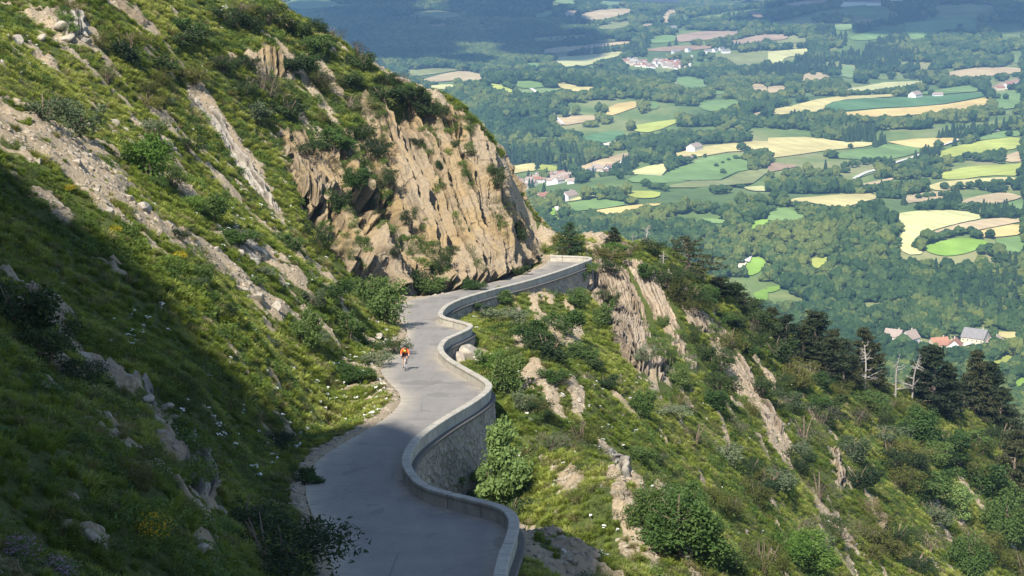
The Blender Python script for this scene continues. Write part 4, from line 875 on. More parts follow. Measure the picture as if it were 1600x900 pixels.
cluster([(921,275),(925,270),(930,266),(936,267),(944,275),(949,268),(953,266)],'hamlet beside the cliffside village','houses of the hillside hamlet',prefs=(0,4,2))
for a in [(849,313,(9,12,5.,3.),.5,1,1,'red-roofed square house in trees below the cliffside village'),(889,312,(10,19,5.,4.),1.0,2,4,'large white gabled house beside the green field below the cliffside village'),
  (806,311,(9,12,5.5,3.),.9,2,4,'white house right against the dark cliff edge'),(836,320,(7,8,4.,2.5),.3,2,4,'small white house below the red-roofed square house'),(843,326,(6,9,4.,2.3),-.6,1,4,'small cream house lowest of those below the cliffside village'),
  (1085,236,(12,22,6.,4.),1.0,2,4,'large white farmhouse in the wheat above the green pasture'),(1013,233,(8,14,4.,3.),.2,1,0,'brown-roofed farmhouse in woods left of the large white farmhouse'),(977,258,(7,12,4.,3.),.5,2,4,'white house between the hamlet and the wheat field'),
  (1072,251,(6,16,3.5,2.5),0,1,0,'small barn above the tan strip near the pasture'),(957,101,(10,15,6.,4.),.4,1,4,'lone cream house just left of the upper village'),(1046,92,(10,14,6.,3.),.2,2,4,'white house above the upper village'),
  (1056,84,(9,18,5.,3.),.4,2,2,'long white house beyond the upper village beside the brown field'),(1075,81,(9,12,6.,3.),.9,2,2,'white gabled house beyond the upper village'),(1106,83,(9,14,5.,3.),.2,2,2,'leftmost white house of the group above the olive field'),
  (1117,82,(9,14,6.,3.),.9,2,2,'middle white house of the group above the olive field'),(1127,79,(8,12,5.,3.),.6,2,2,'small white house at the back of the group above the olive field'),(1134,83,(10,18,5.,3.),.3,2,2,'long white house at the right of the group above the olive field'),
  (1430,153,(14,24,6.,5.),.9,2,4,'big white barn above the deep green field'),(1465,151,(8,16,4.,3.),.2,2,4,'long low white house right of the big white barn'),(1576,138,(12,20,6.,4.),.7,2,1,'white farm building with red roof near the right edge'),
  (1562,141,(9,16,5.,3.),.3,1,1,'smaller red-roofed farm building near the right edge'),(1590,133,(9,14,5.,3.),-.5,2,0,'brown-roofed farm building at the right edge'),(1347,99,(12,30,4.,3.),.2,2,2,'white shed in the shadowed woods above the tan field'),
  (1050,47,(14,20,6.,4.),.3,2,2,'small white house in the shaded woods above the pink field'),(1180,120,(12,24,5.,4.),0.2,2,2,'white shed left of the upper olive field'),(1138,47,(14,22,7.,4.),.8,2,2,'white house in the shaded woods top centre'),(1113,14,(16,26,7.,4.),.5,2,2,'white house at the very top of the valley view'),
  (1323,9,(18,60,7.,3.),.1,2,2,'long white industrial shed at the top edge, leftmost'),(1345,7,(14,90,6.,3.),.15,2,2,'very long white shed at the top edge'),(1370,8,(14,50,6.,3.),-.1,2,2,'white shed right of the very long one at the top edge'),
  (1403,9,(24,30,14.,8.),.9,2,2,'tall white gabled building at the top edge'),(1418,11,(14,50,6.,3.),.1,2,2,'low white shed right of the tall gabled building'),(1572,13,(14,60,6.,3.),.4,2,2,'upper white shed in the top right corner'),(1582,18,(14,70,6.,3.),.25,2,2,'lower white shed in the top right corner'),
  (1160,385,(5,9,3.,2.),.5,1,4,'tiny cabin on the pale clearing in the lower woods')]:
    house(a[0],a[1],a[2],a[3],a[4],a[5],a[6],cat='house' if 'shed' not in a[6] and 'barn' not in a[6] else 'farm building')
for a in [(1396,540,(8,12,7.5,4.5),-.55,0,4,'pale gabled farmhouse behind the bare trees, leftmost in the farm hamlet'),(1421,543,(9,12,7.5,5.),.75,2,4,'white gabled farmhouse just left of the big dark pine'),
  (1432,549,(6,12,4.,2.5),.1,2,4,'low white annex seen through the bare trees'),(1467,541,(7,13,3.5,3.),.3,1,3,'orange-roofed farm shed right of the dark pine'),(1478,544,(6,13,3.,2.4),-.2,1,1,'low red-roofed lean-to behind the white gabled cottage'),
  (1492,548,(9,12,4.5,4.),1.25,2,1,'white cottage with red-brown gabled roof in the farm hamlet'),(1524,538,(13,17,6.,5.5),-.62,1,2,'big cream barn with grey slate roof, largest in the farm hamlet'),
  (1556,540,(7,10,4.,2.6),.9,2,4,'small pinkish house right of the big cream barn'),(1541,540,(5,12,3.,1.8),.2,1,4,'low cream outbuilding between the barn and the pinkish house'),(1513,549,(4,14,2.,1.),.3,2,4,'low pale outbuilding in front of the big cream barn')]:
    house(*a,detail=True,group='buildings of the farm hamlet',cat='house' if 'house' in a[6] or 'cottage' in a[6] else 'farm building')
single_tree(1504,531,36,'round bright green tree behind the red-roofed cottage',k=0,rel=1.1)
single_tree(1468,530,26,'pale blue-green conifer beside the round bright farm tree',k=3,rel=.9)
single_tree(1410,545,26,'round tree in front of the leftmost farmhouses',k=1,rel=1.3)
# ---------------------------------------------------------------- grass, herbs, scree, flowers
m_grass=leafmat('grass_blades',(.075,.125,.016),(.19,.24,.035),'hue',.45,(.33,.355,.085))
m_dry=leafmat('dry_grass',(.12,.12,.04),(.20,.19,.075),'hue',.4,(.30,.27,.13))
m_herb=leafmat('herb_leaves',(.045,.085,.018),(.085,.14,.028),'hue',.35,(.14,.20,.035))
m_dark=leafmat('heath_leaves',(.034,.056,.016),(.065,.095,.026),'hue',.28,(.13,.145,.05))
def tuft(seed,nb,spread,droop,mat,wid=.035):
    r=np.random.default_rng(seed); V=[];Q=[];Tq=[];n=0
    for i in range(nb):
        a=r.uniform(0,6.28); b0=r.uniform(0,.32)*spread; h=r.uniform(.55,1.); ln=r.uniform(.2,1.)*droop
        a2=a+r.normal(0,.5); d=np.array([math.cos(a2),math.sin(a2),0]); sd=np.array([-d[1],d[0],0])*wid*r.uniform(.7,1.3)
        p0=np.array([math.cos(a)*b0,math.sin(a)*b0,-.08]); p1=p0+d*ln*.28+[0,0,h*.62]; p2=p0+d*ln*.75+[0,0,h*(.95-.25*ln)]
        V+= [p0-sd,p0+sd,p1+sd*.8,p1-sd*.8,p2]; Q.append((n,n+1,n+2,n+3)); Tq.append((n+3,n+2,n+4)); n+=5
    return mesh_np('tuft',np.array(V),[np.array(Q),np.array(Tq)],mat)
def leafcloud(seed,lobes,nl,ls,mat,name='foliage',flat=.3,inner=.45,aspect=.5,up=0.):
    """leaves spread through lobes (centre, radii)"""
    r=np.random.default_rng(seed); w_=np.array([l[1][0]*l[1][1]+l[1][0]*l[1][2] for l in lobes]); w_=w_/w_.sum(); k=r.choice(len(lobes),nl,p=w_)
    C=np.array([l[0] for l in lobes],float)[k]; S=np.array([l[1] for l in lobes],float)[k]
    d=r.normal(size=(nl,3)); d/=np.linalg.norm(d,axis=1,keepdims=True); rad=(inner+(1-inner)*r.random(nl)**.5)*(1+.24*r.normal(size=nl))
    c=C+S*d*rad[:,None]; c=c[c[:,2]>.0]; m=len(c); d=d[:m]
    nn=d*.6+r.normal(size=(m,3))*.55+np.array([0,0,.35]); nn/=np.linalg.norm(nn,axis=1,keepdims=True)
    t=np.cross(nn,r.normal(size=(m,3))); t[:,2]+=up; t-=nn*(t*nn).sum(1,keepdims=True); t/=np.linalg.norm(t,axis=1,keepdims=True); u=np.cross(nn,t)
    s=ls*r.uniform(.6,1.3,m)[:,None]
    V=np.stack([c-t*s,c-u*s*aspect+nn*s*.15,c+t*s,c+u*s*aspect+nn*s*.15],1).reshape(-1,3); I=np.arange(4*m).reshape(m,4)
    return mesh_np(name,V,I,mat)
m_umb=simple('white_blossom',(.80,.80,.74),.8,.05)
def umbel(seed):
    r=np.random.default_rng(seed); b_=MB()
    for i in range(6):
        a=r.uniform(0,6.28);q=r.uniform(.05,.5);h=r.uniform(.6,1); x,y=q*math.cos(a),q*math.sin(a); s=r.uniform(.10,.19)
        pts=[(x+s*math.cos(t),y+s*math.sin(t),h+r.uniform(-.02,.02)) for t in np.linspace(0,6.28,7)[:-1]]+[(x,y,h+.04)]
        b_.add(pts,[(j,(j+1)%6,6) for j in range(6)]); b_.add([(x*.3-.01,y*.3,0),(x*.3+.01,y*.3,0),(x,y,h)],[(0,1,2)])
    return b_.mesh('umbel',m_umb)
TF=[tuft(1,70,1.,.8,m_grass),tuft(2,60,1.2,1.1,m_grass),tuft(3,80,.9,.6,m_grass,.03),tuft(4,55,1.,1.,m_dry,.03)]
def ground_pts(dens_by_Y,seed,xm=.30,ym=(960),Y0=27,Y1=330):
    r=np.random.default_rng(seed); out=[]
    y=Y0
    while y<Y1:
        y2=y*1.06; dn=dens_by_Y(y); xw=(y*xm); A=(y2-y)*2*xw; n=int(A*dn); X=r.uniform(-xw,xw,n);Yy=r.uniform(y,y2,n); out.append(np.stack([X,Yy],-1)); y=y2
    p=np.concatenate(out); z=T(p[:,0],p[:,1]); px,py=proj(np.column_stack([p,z])); nn=tnormal(p[:,0],p[:,1])
    v=np.column_stack([p,z]); vis=(nn*v).sum(1)/np.linalg.norm(v,axis=1)<.12
    k=(px>-70)&(px<1670)&(py>-50)&(py<970)&vis
    return np.column_stack([p,z])[k],nn[k],px[k],py[k],r
# cliffs carry their own plants
CLP=np.array([(590,135),(640,155),(700,160),(752,205),(800,300),(848,405),(790,440),(730,452),(650,464),(600,440),(540,415),(470,330),(440,220),(520,215),(560,240)],float)
def rockcover(px,py):
    k=inpoly(CLP,px,py)
    for q_ in RIBP: k|=inpoly(q_,px,py)
    return k
p,nn,px,py,r=ground_pts(lambda y:11 if y<80 else 8.5 if y<120 else 6 if y<180 else 3.8,21)
bv=BARE(p[:,0],p[:,1]); rd=RD(p[:,0],p[:,1]); thin=fbm2(p[:,0]*.5,p[:,1]*.3,61,3)
k=(r.random(len(p))>sstep(.30,.62,bv+.25*thin)*.97)&(rd>.35)&~rockcover(px,py)
p,nn,px,py,bv,rd=p[k],nn[k],px[k],py[k],bv[k],rd[k]; n=len(p)
big=fbm2(p[:,0]*.09,p[:,1]*.09,65,3); mid=fbm2(p[:,0]*.5,p[:,1]*.5,66,2)
hue=np.clip(.48+.85*big+.7*mid+r.normal(0,.17,n)-.06*(px>1150)-.10*(p[:,1]<75)*(px<600),0,1)  # near-left foreground tufts coloured darker to deepen the shade there
s=(.30+.0011*p[:,1])*r.uniform(.6,1.35,n)*(1+.8*mid)*np.clip(.5+rd*.35,.5,1); s=np.where(bv>.4,s*.75,s)
idx=np.where(r.random(n)<.10+.35*(bv>.35),3,r.integers(0,3,n))
nv_=nn*.75+np.array([0,0,.6]); print('tufts',n)
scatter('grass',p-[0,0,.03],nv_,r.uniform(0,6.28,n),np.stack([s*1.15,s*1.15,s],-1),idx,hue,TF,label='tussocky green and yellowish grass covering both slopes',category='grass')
# low herbs and heath between the tussocks
HB=[leafcloud(40+i,[((0,0,.25),(.5,.5,.32)),((.3,.1,.2),(.35,.35,.25)),((-.25,-.2,.22),(.35,.35,.3))],230,.075,m_herb) for i in range(2)]+[leafcloud(44+i,[((0,0,.25),(.6,.5,.3)),((-.3,.2,.3),(.4,.4,.3))],260,.06,m_dark,aspect=.25,up=.6) for i in range(2)]
p,nn,px,py,r=ground_pts(lambda y:1.7 if y<90 else 1.35 if y<150 else 1.15,22)
pat=fbm2(p[:,0]*.16,p[:,1]*.13,71,4); dk=fbm2(p[:,0]*.11+5,p[:,1]*.11,75,3)
bv=BARE(p[:,0],p[:,1]); rd=RD(p[:,0],p[:,1])
dm=pat+.35*sstep(900,1250,px)*sstep(400,520,py)*(1-sstep(780,900,py))+.22*((px<760)&(py<300)&(px>250))
k=(r.random(len(p))<sstep(-.16,.38,dm))&(bv+.3*r.random(len(p))<.72)&(rd>.9)&~rockcover(px,py)
p,nn,px,py,dk=p[k],nn[k],px[k],py[k],dk[k]; n=len(p); s=r.uniform(.5,1.25,n)*(.75+.0016*p[:,1])
idx=np.where(dk+r.normal(0,.12,n)+.12*(px>900)>.08,r.integers(2,4,n),r.integers(0,2,n)); print('herbs',n)
# plants rooted on the ledges and in the clefts of the rock faces
_r=np.random.default_rng(88); _ra=RVX*.88+RVY*-.47; _rb=RVX*.47+RVY*.88; _mk=fbm2(_ra/26,_rb/110,95,4)+.30*np.exp(-((RVX-600-(RVY-230)*.55)/45)**2)+.22*(RVY<205)+.25*(RVX<600)*(RVX>430)-.16*(RVX>900)-.22*((RVX>690)&(RVX<850)&(RVY>210))
_k=(_r.random(len(RV))<.022*sstep(.10,.32,_mk)); _q=RV[_k]; m_=len(_q); p=np.vstack([p,_q]); nn=np.vstack([nn,np.tile([-.1,-.5,.8],(m_,1))]); s=np.concatenate([s,_r.uniform(.45,1.1,m_)]); idx=np.concatenate([idx,_r.integers(0,4,m_)]); n=len(p); print('ledge herbs',m_)
if 1: r=_r
scatter('undergrowth',p-[0,0,.05],nn*.5+[0,0,.8],r.uniform(0,6.28,n),np.stack([s,s,s*.9],-1),idx,np.clip(.5+r.normal(0,.25,n),0,1),HB,label='low dark heath and leafy herbs spread among the grass',category='undergrowth')
# white umbels
UM=[umbel(i) for i in range(4)]
p,nn,px,py,r=ground_pts(lambda y:3.0,23)
hot=np.zeros(len(p))
for cx,cy,sx,sy,a in [(590,600,60,60,.9),(560,650,70,40,1.),(500,640,40,50,.9),(410,680,70,50,.8),(230,520,60,40,.6),(360,600,80,60,.5),(470,450,90,60,.35),(620,520,30,40,.9),(370,340,60,40,.5),(330,20,60,40,.5),(420,180,90,60,.3),(60,60,60,60,.2),
  (740,480,40,15,.7),(1000,820,90,60,.4),(860,660,60,60,.4),(830,600,60,50,.4),(950,640,80,60,.35),(1200,870,100,40,.3),(1150,600,120,90,.22),(1350,640,120,50,.2),(790,690,40,60,.5),(330,170,60,80,.3)]: hot=np.maximum(hot,a*np.exp(-((px-cx)/sx)**2-((py-cy)/sy)**2))
k=(r.random(len(p))<.9*hot*(fbm2(p[:,0]*.9,p[:,1]*.9,81,2)>-.02)+.004)&(BARE(p[:,0],p[:,1])<.6)&(RD(p[:,0],p[:,1])>.5)&~rockcover(px,py)
p,nn=p[k],nn[k]; n=len(p); print('umbels',n); s=r.uniform(.16,.36,n)
scatter('wildflowers',p,nn*.4+[0,0,1],r.uniform(0,6.28,n),s,r.integers(0,4,n),r.random(n),UM,label='white flat-topped wildflowers dotted through the grass beside the road',category='flowers')
# stones too many to count
def stone(seed,sub=3,flat=.65):
    v,f=ico(sub); v=v.copy(); r=np.random.default_rng(seed)
    for _ in range(9):
        d=r.normal(size=3); d/=np.linalg.norm(d); c=r.uniform(.45,.8); e=np.maximum(v@d-c,0); v-=e[:,None]*d*.95
    v*=1+.10*fbm3(v[:,0]*2,v[:,1]*2,v[:,2]*2,seed,3)[:,None]; v*=np.array([1,r.uniform(.6,.9),flat]); return v,f
def stonemat(name,a,b_,attr):
    m,nt,b=newmat(name); tc=N(nt,'ShaderNodeTexCoord').outputs['Object']
    if attr: o_=N(nt,'ShaderNodeAttribute',attribute_type='INSTANCER',attribute_name='hue').outputs['Fac']
    else: o_=N(nt,'ShaderNodeObjectInfo').outputs['Random']
    c=mix(nt,o_,a,b_); c=mix(nt,.6,c,ramp(nt,noise(nt,tc,2.5,8,.7),[(.3,tuple(np.array(a)*.5)),(.55,b_),(.75,(.52,.48,.40))])); c=mix(nt,ramp(nt,noise(nt,tc,1.2,3),[(.55,(0,0,0)),(.65,(.4,.4,.4))]),c,(.2,.19,.16))
    L(nt,c,b.inputs['Base Color']); bump(nt,b,noise(nt,tc,5,8,.7),.6,.1); return m
m_scree=stonemat('scree_stone',(.22,.18,.13),(.40,.345,.265),True); m_boul=stonemat('boulder_stone',(.24,.205,.16),(.40,.36,.295),False)
SS=[mesh_np('scree_stone',*stone(500+i,2),m_scree) for i in range(5)]
p,nn,px,py,r=ground_pts(lambda y:14 if y<120 else 9,24)
bv=BARE(p[:,0],p[:,1]); rd=RD(p[:,0],p[:,1]); cl_=vn2(p[:,0]*1.1,p[:,1]*1.1,91)
k=(r.random(len(p))<(.08+.95*sstep(.35,.8,bv))*(.25+1.3*sstep(-.2,.3,cl_)))&(bv>.3)&(rd>.25)
p,nn,bv=p[k],nn[k],bv[k]; n=len(p); s=.06+.16*r.random(n)**3.+.05*r.random(n); print('scree',n)
scatter('scree',p,nn,r.uniform(0,6.28,n),np.stack([s*1.2,s,s*.9],-1),r.integers(0,5,n),r.random(n),SS,label='loose pale stones strewn over the bare patches of the slopes',category='scree')
# ---------------------------------------------------------------- shrubs and trees near the road
def M4(name,*a,**k): return leafmat(name,*a,**k)
m_b={'leafy':M4('leafy_bush',(.034,.072,.018),(.062,.115,.026),None,.32,(.115,.17,.045)),'bright':M4('bright_bush',(.055,.115,.016),(.095,.175,.028),None,.35,(.14,.225,.045)),
 'dark':M4('dark_bush',(.016,.032,.010),(.028,.050,.013),None,.2,(.045,.07,.018)),'grey':M4('silvery_bush',(.05,.075,.035),(.09,.12,.06),None,.25,(.15,.18,.10)),
 'olive':M4('olive_bush',(.05,.06,.012),(.08,.09,.018),None,.25,(.12,.12,.03)),'pine':M4('pine_needles',(.014,.024,.010),(.024,.036,.013),None,.12,(.045,.05,.018)),
 'spruce':M4('spruce_needles',(.016,.042,.016),(.028,.06,.02),None,.15,(.045,.08,.025)),'pale':M4('pale_bush',(.09,.15,.04),(.17,.25,.075),None,.35,(.32,.38,.16)),'twig':M4('twiggy_bush',(.05,.05,.035),(.08,.08,.05),None,.15,(.12,.115,.08)),
 'broom':M4('broom_flowers',(.50,.36,.01),(.70,.52,.02),None,.3),'thyme':M4('purple_flowers',(.22,.13,.20),(.35,.24,.33),None,.3)}
m_dead=simple('bleached_wood',(.29,.265,.24),.9,.2,4); m_pbark=simple('pine_bark',(.22,.17,.13),.9,.3,5)
def stems(seed,h,n,mat,r0=.02,sp=.35):
    r=np.random.default_rng(seed); b_=MB()
    for i in range(n):
        a=r.uniform(0,6.28); x,y=math.cos(a),math.sin(a); q=r.uniform(.3,1)*sp
        b_.tube([(x*.03,y*.03,-.15),(x*q*.4+r.normal()*.03,y*q*.4,h*.4),(x*q,y*q,h*r.uniform(.75,1.))],[r0,r0*.7,r0*.25],4)
    return b_.mesh('stems',mat)
def bush(seed,kind,nl=1500,ls=.045,wide=1.,low=False,asp=.5,up=0.):
    r=np.random.default_rng(seed); lb=[((r.uniform(-.1,.1),r.uniform(-.1,.1),.38),(.30,.27,.33))]
    for a in r.uniform(0,6.28,12): q=r.uniform(.12,.42); lb.append(((q*math.cos(a),q*math.sin(a),r.uniform(.2,.75)),(r.uniform(.07,.2),)*2+(r.uniform(.08,.24),)))
    if low: lb=[((x*1.3,y*1.3,z*.7),(a_*1.2,b__*1.2,c_*.75)) for (x,y,z),(a_,b__,c_) in lb]
    return [('foliage',leafcloud(seed,lb,nl,ls,m_b[kind],aspect=asp,up=up)),('stems',stems(seed,.7,7,m_bark,.018,.3))]
def pine(seed,kind='pine',levels=11,spread=.36,base=.12,top=.06,gn=150,gaps=.12,ls=.035,flatk=.35,lean=0.,tb=m_pbark):
    """trunk, limbs and needle pads, 1 m tall"""
    r=np.random.default_rng(seed); lb=[]; bt=MB(); bb=MB()
    pth=[(lean*z*z,lean*.4*z*math.sin(3*z),z-.04) for z in np.linspace(0,1,7)]; bt.tube(pth,[.026*(1-.8*z)+.003 for z in np.linspace(0,1,7)],7)
    for i in range(levels):
        z=base+(1-base-top)*i/(levels-1); w_=spread*((1-(z-base)/(1-base))**.75)*(.75+.5*r.random())+.03
        nb=r.integers(4,7)
        for j in range(nb):
            if r.random()<gaps: continue
            a=6.28*j/nb+r.uniform(-.5,.5)+i; L_=w_*r.uniform(.65,1.15); x,y=math.cos(a),math.sin(a); zz=z+r.uniform(-.02,.02)
            o=np.array([lean*z*z,0,0]); bb.tube([o+(0,0,zz),o+(x*L_*.5,y*L_*.5,zz+.01),o+(x*L_,y*L_,zz+.035)],[.008,.005,.002],4,False)
            for t in (.45,.75,1.0): lb.append((tuple(o+(x*L_*t,y*L_*t,zz+.035*t)),(.055*(.6+t*.5)+L_*.13,)*2+(.024+.012*r.random(),)))
    lb.append(((lean,0,.97),(.04,.04,.05)))
    return [('crown',leafcloud(seed,lb,gn*levels,ls,m_b[kind],'crown',aspect=.28,inner=.2)),('trunk',bt.mesh('trunk',tb)),('limbs',bb.mesh('limbs',tb))]
def dead(seed,lean=.1,n=15,fine=True):
    r=np.random.default_rng(seed); b_=MB(); bb=MB(); zz=np.linspace(0,1,8)
    b_.tube([(lean*z*z+.015*math.sin(7*z),.01*math.cos(5*z),z-.05) for z in zz],[.028*(1-.85*z)+.003 for z in zz],6)
    for i in range(n):
        z=r.uniform(.22,.97); a=r.uniform(0,6.28); L_=(.32*(1-z)+.10)*r.uniform(.6,1.2); x,y=math.cos(a),math.sin(a); o=np.array([lean*z*z,0,z-.05]); dr_=r.uniform(-.10,.10)
        m_=o+(x*L_*.5,y*L_*.5,dr_*.4); e=o+(x*L_,y*L_,dr_+r.uniform(-.02,.05)); bb.tube([o,m_,e],[.010,.007,.002],4,False)
        for k_ in range(4 if fine else 2):
            a2=a+r.uniform(-1.3,1.3); q=L_*r.uniform(.2,.5); s_=m_ if k_%2 else m_*.5+e*.5; bb.tube([s_,s_+(math.cos(a2)*q,math.sin(a2)*q,r.uniform(-.04,.07))],[.004,.0012],3,False)
    return [('trunk',b_.mesh('trunk',m_dead)),('limbs',bb.mesh('limbs',m_dead))]
def tallleaf(seed,kind,nl=4200,ls=.028):
    r=np.random.default_rng(seed); lb=[((0,0,.5),(.26,.26,.38))]
    for i in range(16): a=r.uniform(0,6.28);z=r.uniform(.18,.9);q=.32*math.sin(min(1,(1.05-z)*1.9)*1.5)*r.uniform(.6,1); lb.append(((q*math.cos(a),q*math.sin(a),z),(r.uniform(.09,.16),)*2+(r.uniform(.08,.14),)))
    bt=MB(); bt.tube([(0,0,-.08),(.01,0,.3),(0,.01,.6),(0,0,.85)],[.03,.024,.014,.005],7); bl=MB()
    for i in range(9): a=r.uniform(0,6.28);z=r.uniform(.15,.6); bl.tube([(0,0,z),(.13*math.cos(a),.13*math.sin(a),z+.1),(.25*math.cos(a),.25*math.sin(a),z+.22)],[.010,.007,.003],4,False)
    return [('crown',leafcloud(seed,lb,nl,ls,m_b[kind],'crown')),('trunk',bt.mesh('trunk',m_bark)),('limbs',bl.mesh('limbs',m_bark))]
KINDS={'leafy':('bush','leafy green',[bush(600,'leafy',3600,.030),bush(601,'leafy',3400,.030),bush(602,'leafy',3200,.032)]),'bright':('bush','bright green',[bush(604,'bright',3600,.032),bush(605,'bright',3400,.03)]),
 'dark':('bush','dark green',[bush(608,'dark',2200,.034,low=True,asp=.3,up=.5),bush(609,'dark',2200,.034,asp=.35,up=.4),bush(610,'dark',2000,.038,low=True)]),
 'grey':('bush','grey-green',[bush(612,'grey',1900,.032),bush(613,'grey',1700,.034,low=True)]),'olive':('bush','olive-green',[bush(616,'olive',2200,.03,asp=.3,up=.8),bush(617,'olive',2000,.03,low=True,asp=.3,up=.6)]),
 'twig':('bush','twiggy grey-brown',[bush(620,'twig',700,.04,asp=.15,up=.8),bush(621,'twig',800,.036,low=True,asp=.15,up=.6)]),'pale':('bush','pale leafy',[bush(624,'pale',2600,.032),bush(625,'pale',2400,.032)]),
 'whiteleaf':('tree','broad-leaved',[tallleaf(628,'pale',6500,.03)]),'tall':('tree','broad-leaved green',[tallleaf(629,'leafy',7500,.022),tallleaf(630,'leafy',7500,.022)]),
 'tallbright':('tree','bright broad-leaved',[tallleaf(631,'bright',7500,.022)]),
 'spruce':('conifer','bushy green',[pine(640,'spruce',13,.42,.03,.03,330,.02,.03)]),'pine':('pine tree','dark-needled',[pine(644,gn=380,levels=13),pine(645,spread=.42,levels=12,gn=400,base=.14),pine(646,spread=.32,levels=14,base=.06,gn=340)]),
 'pinetrunk':('pine tree','bare-trunked',[pine(648,levels=6,base=.45,spread=.30,gn=260)]),'gnarl':('pine tree','gnarled half-dead',[pine(650,levels=9,base=.2,spread=.5,gn=230,gaps=.2,lean=.12,tb=m_pbark)]),
 'narrow':('pine tree','narrow dark',[pine(652,spread=.25,levels=16,base=.04,gn=320)]),'dead':('dead tree','bleached leafless',[dead(660),dead(661,.2,20)]),'deadlean':('dead tree','leaning leafless',[dead(663,.3,30)])}
PROTO={}
LM=[(630,565,'the cyclist'),(684,492,'the parapet corner'),(735,510,'the parapet bay'),(626,720,'the foremost parapet bend'),(700,700,'the stone retaining wall'),(800,840,'the parapet\'s near end'),(922,403,'the hairpin tip'),
 (860,480,'the bare tan scar'),(980,500,'the broad tan rock rib'),(1165,600,'the long narrow rock rib'),(1310,735,'the small pale rock pillar'),(1375,815,'the orange rock blade'),(1090,505,'the short rock stub'),
 (760,300,'the tall ochre cliff face'),(655,460,'the cliff foot'),(600,140,'the cliff top'),(425,100,'the upper ochre rock face'),(370,240,'the long grey rock spine'),(120,45,'the top-left bedrock'),(100,240,'the pale talus patch'),
 (390,400,'the mid-slope rock ledge'),(240,640,'the shaded rock outcrop'),(240,830,'the yellow broom'),(300,740,'the shaded slab'),(1272,520,'the tallest ridge pine'),(1350,560,'the white dead tree'),(1420,565,'the two bare trees'),(1455,560,'the dense dark pine'),
 (1530,600,'the narrow twin pines'),(975,735,'the pale scree slab'),(1075,395,'the gnarled pine'),(888,375,'the hairpin conifer'),(1580,700,'the right-edge pine'),(1240,850,'the bright tree at the bottom'),(1055,790,'the broad leafy tree clump'),(545,75,'the skyline notch'),(500,690,'the shadow edge on the road'),(1500,790,'the pale round bush')]
USED=set()
def where_label(desc,px,py,Y):
    """how to find it: direction and distance from something nameable"""
    c=sorted(LM,key=lambda l:math.hypot(l[0]-px,l[1]-py))
    for dec in (0,1):
        for l in c[:4]:
            dx,dy=px-l[0],py-l[1]; d=math.hypot(dx,dy)*Y/F; a=math.degrees(math.atan2(-dy,dx))%360
            w_=['right of','upper right of','above','upper left of','left of','lower left of','below','lower right of'][int((a+22.5)//45)%8]
            s_=f'{desc} {max(d,.5):.{dec}f} m {w_} {l[2]}'
            if s_ not in USED and len(s_.split())<=16: USED.add(s_); return s_
    s_=s_+' again'; USED.add(s_); return s_
def plant(px,py,hpx,wpx,kind,label=None,k=None,pos=None,group=None):
    cat,adj,vs=KINDS[kind]; k=random.randrange(len(vs)) if k is None else k%len(vs)
    p=(rockhit(px,py) if rockcover(np.array([px]),np.array([py]))[0] else None) if pos is None else np.array(pos)
    if p is None: p=hit(px,py)[0][0]
    Y=p[1]; h=hpx*Y/F*1.03; w_=wpx*Y/F*.98
    low=.95
    size='small' if max(h,w_)<1.3 else 'large' if max(h,w_)>3.4 else 'mid-sized' 
    shape=' low' if h<.62*w_ else ' upright' if h>1.2*w_ else ' rounded'
    if label is None: label=where_label(f'{size}{shape} {adj} {cat}',px,py-hpx/2,Y)
    pw={'bush':.85,'tree':.78,'conifer':.85,'pine tree':.72,'dead tree':.62}[cat]
    if kind in('narrow',): pw=.5
    nm={'bush':'bush','tree':'tree','conifer':'conifer','pine tree':'pine_tree','dead tree':'dead_tree'}[cat]
    g=group or {'bush':'bushes on the slopes','tree':'broad-leaved trees on the slopes','conifer':None,'pine tree':'pines along the ridge','dead tree':'dead trees along the ridge'}[cat]
    o=empty(nm,tuple(p-[0,0,.05*h]),random.uniform(0,6.28),label=label,category=cat,group=g); o.scale=(w_/pw,w_/pw,h)
    for n_,me in vs[k]: link(n_,me,o)
    return o
